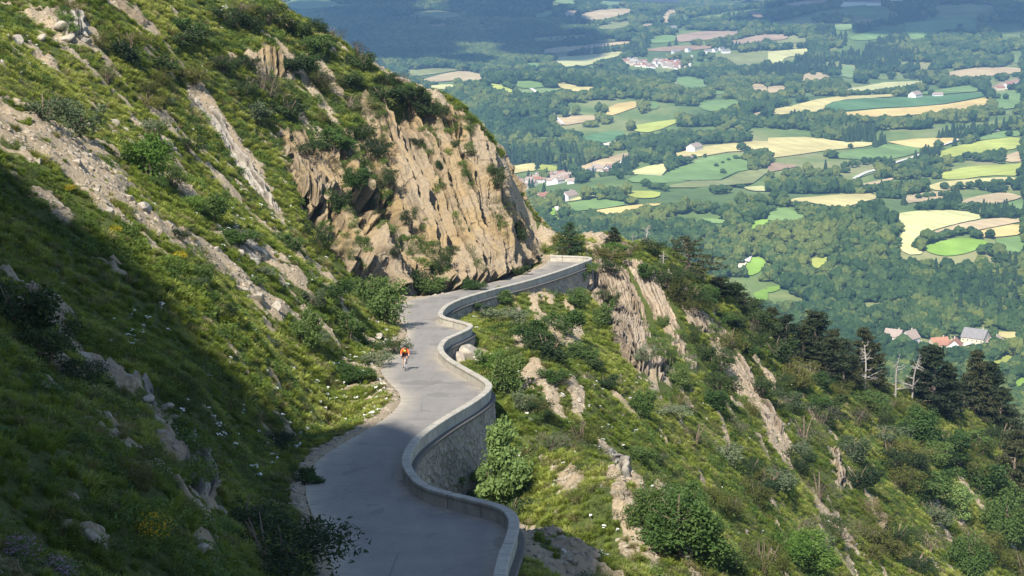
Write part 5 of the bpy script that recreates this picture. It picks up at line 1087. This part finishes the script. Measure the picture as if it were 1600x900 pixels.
EXP=[(70,190,68,80,'grey'),(122,212,62,80,'grey'),(168,130,42,55,'twig'),(198,95,55,55,'dark'),(240,285,85,80,'bright'),(272,300,45,40,'dark'),(332,345,58,48,'leafy'),(300,330,30,45,'bright'),(478,540,70,66,'leafy'),(455,395,40,50,'leafy'),(500,390,50,46,'dark'),
(604,512,80,75,'leafy'),(572,480,60,66,'leafy'),(545,530,58,60,'leafy'),(612,555,48,50,'dark'),(585,570,40,50,'grey'),(520,470,40,55,'leafy'),(490,480,35,50,'grey'),(640,460,26,50,'leafy'),(560,600,40,55,'leafy'),
(526,325,50,32,'dark'),(520,62,30,52,'twig'),(495,50,22,40,'dark'),(622,132,26,48,'twig'),(600,150,28,60,'dark'),(640,165,34,60,'dark'),(668,175,38,52,'dark'),(690,178,34,30,'dark'),(572,175,30,60,'olive'),(540,170,34,70,'twig'),(560,215,36,66,'dark'),(520,230,42,70,'leafy'),
(590,240,44,50,'dark'),(480,240,40,60,'dark'),(450,180,45,70,'dark'),(500,140,40,70,'olive'),(455,110,36,60,'dark'),(400,190,40,60,'grey'),(420,150,44,60,'twig'),(380,150,40,60,'dark'),(350,110,40,60,'dark'),(300,130,40,70,'olive'),(470,60,36,60,'dark'),(420,40,40,60,'dark'),(360,40,34,60,'dark'),
(300,60,40,60,'leafy'),(260,110,40,60,'dark'),(230,150,36,56,'olive'),(610,290,40,34,'dark'),(555,290,40,50,'leafy'),(660,440,40,50,'dark'),(690,420,50,34,'dark'),(640,350,36,30,'dark'),(620,400,30,24,'dark'),(705,395,26,20,'dark'),(745,455,22,40,'leafy'),(668,458,26,60,'leafy'),
(808,425,26,36,'dark'),(770,270,22,20,'dark'),(735,240,18,16,'dark'),(715,225,16,14,'dark'),(782,290,44,24,'dark'),(815,370,50,24,'dark'),(840,400,30,26,'twig'),(685,260,22,16,'dark'),(650,225,20,22,'dark'),
(440,905,150,200,'dark'),(380,830,80,120,'dark'),(30,520,130,110,'dark'),(70,570,80,110,'dark'),(330,560,0,0,None),(250,300,30,30,'leafy'),(130,600,60,90,'dark'),(200,760,60,100,'olive'),(430,700,40,60,'dark'),(480,760,40,55,'leafy'),
(788,800,155,95,'whiteleaf'),(755,770,60,50,'pale'),(700,762,26,60,'bright'),(740,785,26,70,'leafy'),(800,812,50,80,'dark'),(790,615,85,66,'leafy'),(765,580,44,40,'bright'),(820,640,36,50,'grey'),(860,560,60,80,'dark'),(825,540,50,60,'leafy'),(880,520,46,60,'leafy'),(940,510,50,36,'leafy'),
(900,480,34,50,'leafy'),(800,500,34,60,'grey'),(760,500,30,50,'dark'),(735,485,22,40,'leafy'),(780,470,22,50,'leafy'),(920,575,34,50,'dark'),(945,465,26,20,'dark'),(960,480,30,26,'dark'),(1000,650,50,50,'leafy'),(1010,560,30,36,'grey'),
(905,690,50,70,'olive'),(865,710,56,66,'twig'),(840,650,36,46,'olive'),(1060,870,130,150,'tall'),(1015,830,95,80,'tall'),(1105,890,70,80,'leafy'),(1075,800,60,70,'leafy'),(1190,905,100,85,'olive'),(1268,905,90,100,'tallbright'),(1235,880,60,60,'bright'),
(1150,905,60,60,'dark'),(1085,690,44,66,'twig'),(1130,720,50,70,'grey'),(1170,740,40,60,'dark'),(1060,600,36,50,'leafy'),(1120,640,44,60,'leafy'),(1030,510,24,24,'leafy'),(1120,580,46,60,'dark'),(1140,540,50,60,'olive'),(1180,520,50,70,'dark'),(1210,560,50,70,'dark'),(1240,600,50,80,'olive'),
(1160,490,44,60,'dark'),(1130,460,40,60,'dark'),(1100,480,40,40,'leafy'),(1060,470,50,60,'olive'),(1040,450,40,50,'dark'),(1010,430,30,40,'leafy'),(950,420,20,40,'dark'),(990,395,26,50,'olive'),(960,400,22,60,'bright'),(925,425,22,30,'leafy'),(1020,400,30,50,'dark'),(935,398,18,40,'olive'),(905,440,20,28,'leafy'),
(1085,540,44,26,'dark'),(1100,560,40,30,'dark'),(1280,660,44,70,'twig'),(1255,690,60,80,'twig'),(1290,640,40,60,'dark'),(1330,720,50,80,'grey'),(1280,780,60,90,'twig'),(1340,760,50,70,'dark'),(1400,740,50,90,'dark'),(1360,850,60,90,'olive'),(1400,850,50,70,'dark'),(1310,840,50,80,'twig'),
(1250,740,44,60,'dark'),(1200,760,44,70,'grey'),(1380,690,40,60,'grey'),(1440,700,76,76,'tall'),(1395,640,30,60,'olive'),(1475,720,64,80,'leafy'),(1500,740,60,80,'olive'),(1530,710,50,70,'leafy'),(1500,812,64,62,'pale'),(1530,770,60,70,'leafy'),(1470,770,44,60,'leafy'),
(1512,905,95,84,'tall'),(1570,850,100,90,'tall'),(1605,905,80,90,'olive'),(1560,790,60,70,'leafy'),(1592,690,60,70,'grey'),(1560,700,60,60,'dark'),(1450,860,50,70,'twig'),(1460,810,40,60,'grey'),(1230,640,40,60,'grey'),(1350,640,36,60,'leafy'),(1310,620,30,50,'olive')]
for a in EXP:
    if a[4]: plant(*a)
for a in [(890,399,52,56,'spruce','bushy green conifer standing behind the parapet at the hairpin'),(957,376,26,30,'pine','small round dark pine on the knoll above the hairpin'),(1008,388,38,30,'deadlean','leaning leafless tree on the skyline right of the hairpin'),
 (988,386,26,14,'dead','thin upright dead stem left of the leaning leafless tree'),(1036,418,28,26,'dead','small grey leafless tree between the leaning tree and the gnarled pine'),(1078,432,66,78,'gnarl','wide gnarled half-dead pine on the skyline right of the hairpin'),
 (1272,572,92,92,'pine','tallest broad dark pine on the right-hand ridge'),(1228,548,60,60,'pine','olive-dark pine just left of the tallest ridge pine'),(1255,565,60,60,'pine','lower dark pine leaning into the foot of the tallest ridge pine'),(1318,600,76,50,'pinetrunk','slim pine with two-tone bare trunk left of the white dead tree'),
 (1346,594,88,66,'pine','dark pine directly behind the white dead tree'),(1352,612,80,46,'dead','white branchy dead tree in front of a dark pine'),(1398,622,80,40,'dead','left one of two bare trees in front of the farm hamlet'),(1424,626,84,36,'dead','right one of two bare trees in front of the farm hamlet'),
 (1458,640,106,92,'pine','dense dark pine hiding part of the farm hamlet'),(1470,640,60,60,'pine','lower dark pine at the right foot of the dense one'),(1506,642,60,34,'pinetrunk','slim bare-trunked pine left of the twin narrow pines'),(1492,640,50,30,'pinetrunk','slim bare-trunked pine beside the dense dark pine'),
 (1522,650,110,56,'narrow','left narrow pine of the twin pair right of the farm hamlet'),(1543,655,96,70,'narrow','right narrow pine of the twin pair right of the farm hamlet'),(1582,790,130,80,'pine','dark pine with grey trunk at the right edge of the slope'),
 (1180,500,34,36,'pine','small pine on the ridge left of the taller pines'),(1205,522,44,50,'pine','bushy pine on the ridge above the long narrow rib'),(1150,478,36,50,'pine','spreading low pine on the skyline below the gnarled pine'),
 (1290,588,60,60,'pine','dense low pine at the right foot of the tallest ridge pine'),(1302,580,70,46,'pine','pine squeezed between the tallest ridge pine and the two-tone trunk'),(1328,604,50,50,'pine','low pine under the two-tone trunk'),(1365,602,70,56,'pine','broad pine to the right behind the white dead tree'),
 (1440,625,90,56,'pine','tall pine on the left flank of the dense dark pine'),(1478,648,86,66,'pine','tall pine on the right flank of the dense dark pine'),(1562,672,70,60,'pine','low pine at the right foot of the narrow twin pair'),(1535,650,80,50,'narrow','thin pine between the narrow twins'),(1120,462,30,50,'pine','wind-pressed pine right of the gnarled pine')]: plant(*a[:5],label=a[5])
# more bushes where the photo's slopes are shrubby
rr=random.Random(77); cnt=0
ZN=[([(300,0),(440,10),(700,180),(600,230),(430,210),(300,120)],22,('dark','dark','olive','leafy','twig'),(26,44)),([(930,400),(1100,440),(1300,600),(1400,640),(1300,680),(1100,600)],30,('dark','dark','olive','twig','leafy'),(28,52)),
    ([(1000,600),(1150,620),(1450,820),(1450,890),(1150,890)],26,('dark','twig','grey','olive','dark'),(30,56)),([(780,560),(900,540),(1050,700),(1000,800),(850,700)],14,('leafy','twig','dark'),(22,44)),([(100,0),(300,60),(300,260),(100,160)],12,('grey','dark','olive'),(24,44)),
    ([(200,350),(420,380),(600,590),(420,560),(300,450)],12,('leafy','grey','dark'),(22,40)),([(1350,620),(1600,700),(1600,890),(1450,890)],16,('leafy','dark','olive','tall'),(40,66))]
for poly,n_,ks,(a_,b_) in ZN:
    poly=np.array(poly,float); c_=0
    while c_<n_:
        x=rr.uniform(poly[:,0].min(),poly[:,0].max());y=rr.uniform(poly[:,1].min(),poly[:,1].max())
        if not inpoly(poly,np.array([x]),np.array([y]))[0] or rockcover(np.array([x]),np.array([y-8]))[0]: continue
        h=rr.uniform(a_,b_); plant(x,y,h*rr.uniform(.6,1),h*rr.uniform(1.,1.6),rr.choice(ks)); c_+=1
# flowering clumps
def flower(px,py,h,w_,kind,label):
    p=hit(px,py)[0][0]; s=p[1]/F; o=empty('flowering_bush',tuple(p),random.uniform(0,6),label=label,category='flowering bush'); o.scale=(w_*s,w_*s,h*s)
    r_=[((0,0,.5),(.45,.45,.4)),((.3,.1,.4),(.25,.25,.3)),((-.3,0,.45),(.25,.3,.3))]
    link('foliage',leafcloud(int(px),r_,700,.05,m_b['leafy']),o); link('blossom',leafcloud(int(px)+1,[((x,y,z+.12),q_) for (x,y,z),q_ in r_],650,.035,m_b[kind],'blossom',inner=.9),o)
for a in [(281,408,16,22,'broom','small yellow-flowering broom on the sunny left slope'),(181,366,14,20,'broom','faint yellow flower clump above the shadow edge'),(240,850,50,66,'broom','yellow broom bush in the shadowed foreground'),(110,300,12,20,'broom','tiny yellow-green clump beside the pale talus patch'),
  (30,880,44,80,'thyme','pinkish-purple flower clump in the bottom left corner'),(90,905,36,70,'thyme','second purple flower clump at the bottom edge')]: flower(*a)
# ---------------------------------------------------------------- boulders
BM=[mesh_np('boulder',*stone(700+i,4,.6),m_boul) for i in range(7)]
for me in BM: pass
BL=[(98,44,34),(112,36,26),(124,52,30),(104,62,24),(135,66,20),(735,560,66),(716,566,34),(758,566,36),(25,68,32),(62,62,22),(225,328,36),(205,312,18),(290,348,20),(372,398,26),(395,410,20),(404,470,34),(430,482,24),(385,455,18),(175,195,26),(140,200,22),(195,205,18),(60,135,0),(10,60,18),(110,60,22),(5,100,18),(240,220,0),(250,250,0),(270,235,16),
 (120,255,22),(60,255,18),(35,235,16),(150,300,20),(90,320,24),(170,330,18),(20,275,18),(590,528,18),(600,545,16),(575,538,14),(440,445,18),(460,470,16),(300,372,16),(340,392,18),(260,640,30),(275,655,22),(230,625,24),(310,740,40),(330,760,34),(345,800,26),(100,668,20),(75,660,14),(125,700,18),(118,730,14),
 (140,838,44),(310,865,44),(330,880,30),(245,655,18),(130,560,34),(165,575,26),(340,355,14),(200,590,20),(895,770,20),(870,800,14),(1010,770,14),(930,700,14),(1000,665,12),(880,620,14),(905,625,10),(1165,830,12),(1410,870,14),(1080,800,14),(860,835,14),(900,880,18),(840,870,12),(700,555,22),(760,560,16),(640,455,14)]
for px,py,w_ in BL:
    if not w_: continue
    p=hit(px,py)[0][0]; s=w_*.5*p[1]/F*1.1
    nm_=where_label(f"{'shaded grey' if (px<330 and py>450) else 'sunlit pale'} {'large' if s>.8 else 'small' if s<.35 else 'mid-sized'} boulder",px,py,p[1])
    o=link('boulder',random.choice(BM),None,label=nm_,category='boulder',group='boulders lying on the slopes'); o.location=tuple(p+[0,0,s*.12]); o.rotation_euler=(random.uniform(-.4,.4),random.uniform(.1,.7),random.uniform(0,6.28)); o.scale=(s,s,s*.85)
# ---------------------------------------------------------------- cyclist riding up towards the camera
c0=onroad(633,577); c1=onroad(634,582); hd=math.atan2(-1,.06)          # heading: towards the viewer
root_loc=onroad(633,578)
def loc(px_=0): return tuple(root_loc)
m_frame_=simple('bike_paint',(.70,.68,.66),.35,.05,3,.5); m_tyre=simple('tyre_rubber',(.02,.02,.02),.8); m_met=simple('bike_metal',(.35,.35,.36),.35,.1,5,.5); m_sad=simple('saddle_black',(.02,.02,.02),.5)
bike=empty('bicycle',loc(),hd,label='pale-framed road bicycle ridden by the cyclist in orange',category='bicycle')
# local axes: +x forward, y left, z up
def wheel(x):
    b_=MB(); n=28
    ring=[(x+.335*math.cos(t),0,.34+.335*math.sin(t)) for t in np.linspace(0,2*math.pi,n+1)[:-1]]; V=[];fs=[]
    for i,t in enumerate(np.linspace(0,2*math.pi,n+1)[:-1]):
        for k in range(6): a=2*math.pi*k/6; rr_=.325+.018*math.cos(a); V.append((x+rr_*math.cos(t),.018*math.sin(a),.343+rr_*math.sin(t)))
    for i in range(n):
        for k in range(6): fs.append((i*6+k,i*6+(k+1)%6,((i+1)%n)*6+(k+1)%6,((i+1)%n)*6+k))
    b_.add(V,fs); ty=b_.mesh('tyre',m_tyre,True); b_=MB()
    V=[];fs=[]
    for i,t in enumerate(np.linspace(0,2*math.pi,n+1)[:-1]):
        for (rr_,y_) in ((.309,-.012),(.309,.012),(.285,.010),(.285,-.010)): V.append((x+rr_*math.cos(t),y_,.343+rr_*math.sin(t)))
    for i in range(n):
        for k in range(4): fs.append((i*4+k,i*4+(k+1)%4,((i+1)%n)*4+(k+1)%4,((i+1)%n)*4+k))
    b_.add(V,fs)
    for t in np.linspace(0,2*math.pi,17)[:-1]: b_.tube([(x,0,.343),(x+.29*math.cos(t),0,.343+.29*math.sin(t))],.0022,3,False)
    b_.tube([(x,-.05,.343),(x,.05,.343)],.018,8)
    return ty,b_.mesh('rim',m_met)
for x in(-.5,.49):
    ty,rm=wheel(x); w_=MB(); w_.tube([(x,-.055,.343),(x,.055,.343)],.012,8); hub=link('wheel',w_.mesh('wheel',m_met),bike); link('tyre',ty,hub); link('rim',rm,hub)
b_=MB(); bb=(-.08,0,.28); st=(-.24,0,.80); ht=(.33,0,.86); hb=(.36,0,.74)
for p_,q_,r_ in [(bb,st,.017),(st,ht,.016),(bb,hb,.02),(ht,hb,.02)]: b_.tube([p_,q_],r_,8)
for s in(-1,1): b_.tube([(bb[0],s*.03,bb[2]),(-.5,s*.06,.343)],.009,6); b_.tube([st,(-.5,s*.055,.343)],.008,6); b_.tube([hb,(.41,s*.035,.6),(.49,s*.055,.343)],.012,6)
link('frame',b_.mesh('frame',m_frame_),bike)
b_=MB(); b_.tube([st,(-.26,0,.93)],.013,8); link('seat_post',b_.mesh('seat_post',m_met),bike)
b_=MB(); b_.tube([(-.40,0,.95),(-.30,0,.965),(-.18,0,.96),(-.10,0,.95)],[.065,.06,.03,.015],10); link('saddle',b_.mesh('saddle',m_sad,True),bike)
b_=MB(); b_.tube([ht,(.35,0,.93),(.44,0,.95)],.014,8); b_.tube([(.44,-.21,.95),(.44,.21,.95)],.013,8)
for s in(-1,1): b_.tube([(.44,s*.21,.95),(.52,s*.215,.95),(.55,s*.22,.90),(.50,s*.22,.83),(.44,s*.22,.82)],.013,7)
link('handlebar',b_.mesh('handlebar',m_sad,True),bike)
b_=MB(); b_.tube([(bb[0],-.06,bb[2]),(bb[0],.06,bb[2])],.02,8)
b_.tube([(-.08,-.062,.28),(.06,-.075,.19)],.010,6); b_.tube([(-.08,.062,.28),(-.22,.075,.37)],.010,6); b_.box((.06,-.11,.18),(.09,.08,.018)); b_.box((-.22,.11,.38),(.09,.08,.018))
b_.tube([(bb[0]+.09*math.cos(t),-.055,.28+.09*math.sin(t)) for t in np.linspace(0,6.3,20)],.005,4,False); link('crankset',b_.mesh('crankset',m_met),bike)
# rider
m_skin=simple('skin',(.50,.30,.21),.6,.05); m_jer=simple('orange_jersey',(.85,.13,.035),.7,.05); m_yel=simple('yellow_chest',(.62,.72,.10),.7,.05); m_sh=simple('dark_shorts',(.035,.012,.018),.8); m_hel=simple('black_helmet',(.015,.015,.017),.35,.1,5,.5); m_shoe=simple('dark_shoes',(.02,.02,.025),.5); m_white=simple('white_trim',(.8,.8,.8),.5); m_hair=simple('dark_hair',(.03,.02,.015))
def skin(name,verts,edges,rad,mat,parent,sub=2,rootv=0):
    bm=bmesh.new(); l=bm.verts.layers.skin.verify(); vs=[bm.verts.new(v) for v in verts]
    for a,b in edges: bm.edges.new((vs[a],vs[b]))
    for v,r_ in zip(vs,rad): v[l].radius=(r_,r_) if not hasattr(r_,'__len__') else r_
    vs[rootv][l].use_root=True
    me=bpy.data.meshes.new(name); bm.to_mesh(me); bm.free(); me.materials.append(mat)
    o=link(name,me,parent); o.modifiers.new('s','SKIN').use_smooth_shade=True; m=o.modifiers.new('u','SUBSURF'); m.levels=sub; m.render_levels=sub; return o
person=empty('person',loc(),hd,label='cyclist in orange jersey with yellow chest and black helmet riding uphill',category='person')
pel=(-.26,0,1.02)
J={'pel':pel,'sp':(-.12,0,1.18),'ch':(.06,0,1.33),'nk':(.15,0,1.42),'hd':(.20,0,1.49)}
B_=[J['pel'],J['sp'],J['ch'],J['nk'],(.19,0,1.47),(.235,0,1.555)]; E_=[(0,1),(1,2),(2,3),(3,4),(4,5)]; Rr=[(.13,.11),(.13,.105),(.16,.11),.058,.062,(.085,.10)]
def limb(pts,rs,at):
    i0=len(B_); 
    for p_ in pts: B_.append(p_)
    for r_ in rs: Rr.append(r_)
    E_.append((at,i0)); 
    for k in range(len(pts)-1): E_.append((i0+k,i0+k+1))
KN={-1:(.13,-.11,.70),1:(.02,.12,.80)}; AN={-1:(.0,-.105,.25),1:(-.27,.105,.46)}
for s in(-1,1):
    limb([(.07,s*.17,1.34),(.22,s*.26,1.15),(.44,s*.225,1.01)],[.055,.042,.03],2)
    limb([(-.20,s*.09,.98),(-.04,s*.115,.88),KN[s],tuple(.5*np.array(KN[s])+.5*np.array(AN[s])),AN[s]],[.085,.078,.055,.052,.035],0)
body=skin('body',B_,E_,Rr,m_skin,person)
skin('jersey',[J['pel'],J['sp'],J['ch'],(.14,0,1.40),(.07,.17,1.345),(.16,.225,1.235),(.07,-.17,1.345),(.16,-.225,1.235),(.30,.25,1.10),(.30,-.25,1.10)],[(0,1),(1,2),(2,3),(2,4),(4,5),(5,8),(2,6),(6,7),(7,9)],[(.142,.12),(.142,.118),(.175,.125),.068,.068,.056,.068,.056,.045,.045],m_jer,person)
skin('chest_panel',[(-.02,0,1.17),(.10,0,1.26),(.165,0,1.335)],[(0,1),(1,2)],[(.085,.05),(.10,.06),(.07,.05)],m_yel,person)
skin('shorts',[pel,(-.20,.09,.985),(-.05,.115,.885),(.0,.117,.85),(-.20,-.09,.985),(-.02,-.113,.86),(.06,-.112,.79)],[(0,1),(1,2),(2,3),(0,4),(4,5),(5,6)],[(.145,.125),.096,.086,.075,.096,.084,.07],m_sh,person)
for s in(-1,1):
    a=AN[s]; skin('shoe',[(a[0]-.03,a[1],a[2]-.05),(a[0]+.06,a[1],a[2]-.06),(a[0]+.17,a[1],a[2]-.075)],[(0,1),(1,2)],[.04,.042,.03],m_shoe,person)
    skin('sock',[(a[0],a[1],a[2]-.02),(a[0]+.01*s,a[1],a[2]+.09)],[(0,1)],[.04,.042],m_white,person)
    hnd=np.array((.455,s*.222,.995)); V_=[tuple(hnd),tuple(hnd+(.05,0,-.005))];E2=[(0,1)];R2=[.026,.028]
    for f_ in range(4):
        y_=(-.024+.016*f_); i0=len(V_); V_+=[tuple(hnd+(.075,y_,.0)),tuple(hnd+(.095,y_,-.025)),tuple(hnd+(.085,y_,-.048+.003*f_))]; E2+=[(1,i0),(i0,i0+1),(i0+1,i0+2)]; R2+=[.009,.008,.007]
    i0=len(V_); V_+=[tuple(hnd+(.03,-s*.03,-.015)),tuple(hnd+(.055,-s*.04,-.035))]; E2+=[(0,i0),(i0,i0+1)]; R2+=[.010,.008]
    skin('glove',V_,E2,R2,m_shoe,person,1)
# head details
hc=np.array((.245,0,1.56)); iv,iff=ico(4)
v=iv*np.array([.098,.078,.115]); v[:,0]+=np.where((v[:,2]<-.03)&(v[:,0]>0),-.01,0); fx_=np.exp(-((iv[:,1])/.16)**2-((iv[:,2]+.05)/.16)**2)*(iv[:,0]>0); v[:,0]+=.022*fx_; v[:,0]-=.010*np.exp(-((np.abs(iv[:,1])-.38)/.15)**2-((iv[:,2]-.12)/.14)**2)*(iv[:,0]>0)
link('head',mesh_np('head',v+hc,iff,m_skin,True),person)
b_=MB(); 
for s in(-1,1): b_.tube([hc+(.01,s*.075,-.02),hc+(.0,s*.088,0),hc+(.012,s*.078,.025)],[.010,.013,.010],6)
link('ears',b_.mesh('ears',m_skin,True),person)
b_=MB(); b_.tube([hc+(.082,-.06,.018),hc+(.102,-.03,.02),hc+(.106,0,.022),hc+(.102,.03,.02),hc+(.082,.06,.018)],[.012,.018,.012,.018,.012],8); link('glasses',b_.mesh('glasses',m_hel,True),person)
b_=MB(); b_.tube([hc+(.085,-.025,-.055),hc+(.095,0,-.058),hc+(.085,.025,-.055)],.005,5); link('mouth',b_.mesh('mouth',simple('lips',(.35,.12,.10)),True),person)
v=iv*np.array([.135,.105,.105]); v=v[:,:]; v[:,2]=np.maximum(v[:,2],-.015); ridge=1+.06*np.sign(np.sin(iv[:,1]*16))*(iv[:,2]>.1); v*=ridge[:,None]
link('helmet',mesh_np('helmet',v+hc+(-.005,0,.045),iff,m_hel,True),person)
v=iv*np.array([.03,.085,.07]); link('hair',mesh_np('hair',v+hc+(-.075,0,-.02),iff,m_hair,True),person)
# ---------------------------------------------------------------- clouds high above the haze, and the hazy air
m_cl,nt,b=newmat('cloud_white'); b.inputs['Base Color'].default_value=(.9,.9,.92,1)
def cloud(cx,cy,cz,sx,sy,sz,seed):
    r=np.random.default_rng(seed); V=[];Q=[];n=0; iv,iff=ico(3)
    for i in range(90):
        a=r.uniform(0,6.28);q=r.random()**.5*1.0; s=r.uniform(.08,.30)*(1.25-.6*q); x,y=q*math.cos(a),q*math.sin(a)
        v=iv*(1+.35*fbm3(iv[:,0]*2,iv[:,1]*2,iv[:,2]*2,seed+i,3))[:,None]*np.array([s*sx,s*sy,s*sz])+np.array([x*sx,y*sy,r.uniform(0,.5)*sz]); V.append(v);Q.append(iff+n);n+=len(v)
    link('cloud',mesh_np('cloud',np.concatenate(V)+np.array([cx,cy,cz]),np.concatenate(Q),m_cl,True),kind='stuff')
CZ=1700.
def over(px,py,sx,sy,seed,sz=180):
    g=hitV(px,py)[0]; k=(CZ-g[2])/TS; cloud(g[0]+SUNH[0]*k,g[1]+SUNH[1]*k,CZ,sx,sy,sz,seed)
for a in CLOUDS: over(*a)
m_hz=bpy.data.materials.new('hazy_air'); m_hz.use_nodes=True; nt=m_hz.node_tree; nt.nodes.clear(); o_=N(nt,'ShaderNodeOutputMaterial'); v_=N(nt,'ShaderNodeVolumePrincipled')
v_.inputs['Color'].default_value=(*HZC,1); v_.inputs['Density'].default_value=HZD; v_.inputs['Anisotropy'].default_value=HZA; L(nt,v_.outputs[0],o_.inputs['Volume'])
zt=max(float(vz.max()),112)+6; x0,x1,y0,y1,z0=-6600,7600,-120,17200,min(float(vz.min()),-400)-1
b_=MB(); b_.box(((x0+x1)/2,(y0+y1)/2,(z0+zt)/2),(x1-x0,y1-y0,zt-z0)); hz=link('haze',b_.mesh('haze',m_hz),kind='stuff')
# ---------------------------------------------------------------- light, sky, render
w=bpy.data.worlds.new('World'); sc.world=w; w.use_nodes=True; nt=w.node_tree
sky=N(nt,'ShaderNodeTexSky',sky_type='NISHITA',sun_disc=False); sky.sun_elevation=SUNE; sky.sun_rotation=math.atan2(SUNH[0],SUNH[1]); sky.altitude=1200
L(nt,sky.outputs[0],nt.nodes['Background'].inputs[0]); nt.nodes['Background'].inputs[1].default_value=SKYS
sl=bpy.data.lights.new('sun','SUN'); sl.energy=SUNS; sl.angle=R(.55); sl.color=(1,.93,.82); so=link('sun',sl)
d=Vector((-SUNH[0]*math.cos(SUNE),-SUNH[1]*math.cos(SUNE),-math.sin(SUNE))); so.rotation_euler=d.to_track_quat('-Z','Y').to_euler()
sc.view_settings.view_transform='Standard'; sc.view_settings.look='None'; sc.view_settings.exposure=EXPO; sc.view_settings.gamma=1; sc.view_settings.use_curve_mapping=False
c=sc.cycles; c.max_bounces=5; c.diffuse_bounces=3; c.glossy_bounces=1; c.transmission_bounces=3; c.transparent_max_bounces=4; c.volume_bounces=0
c.use_denoising=True; c.caustics_reflective=False; c.caustics_refractive=False; c.volume_step_rate=1
c.use_adaptive_sampling=False
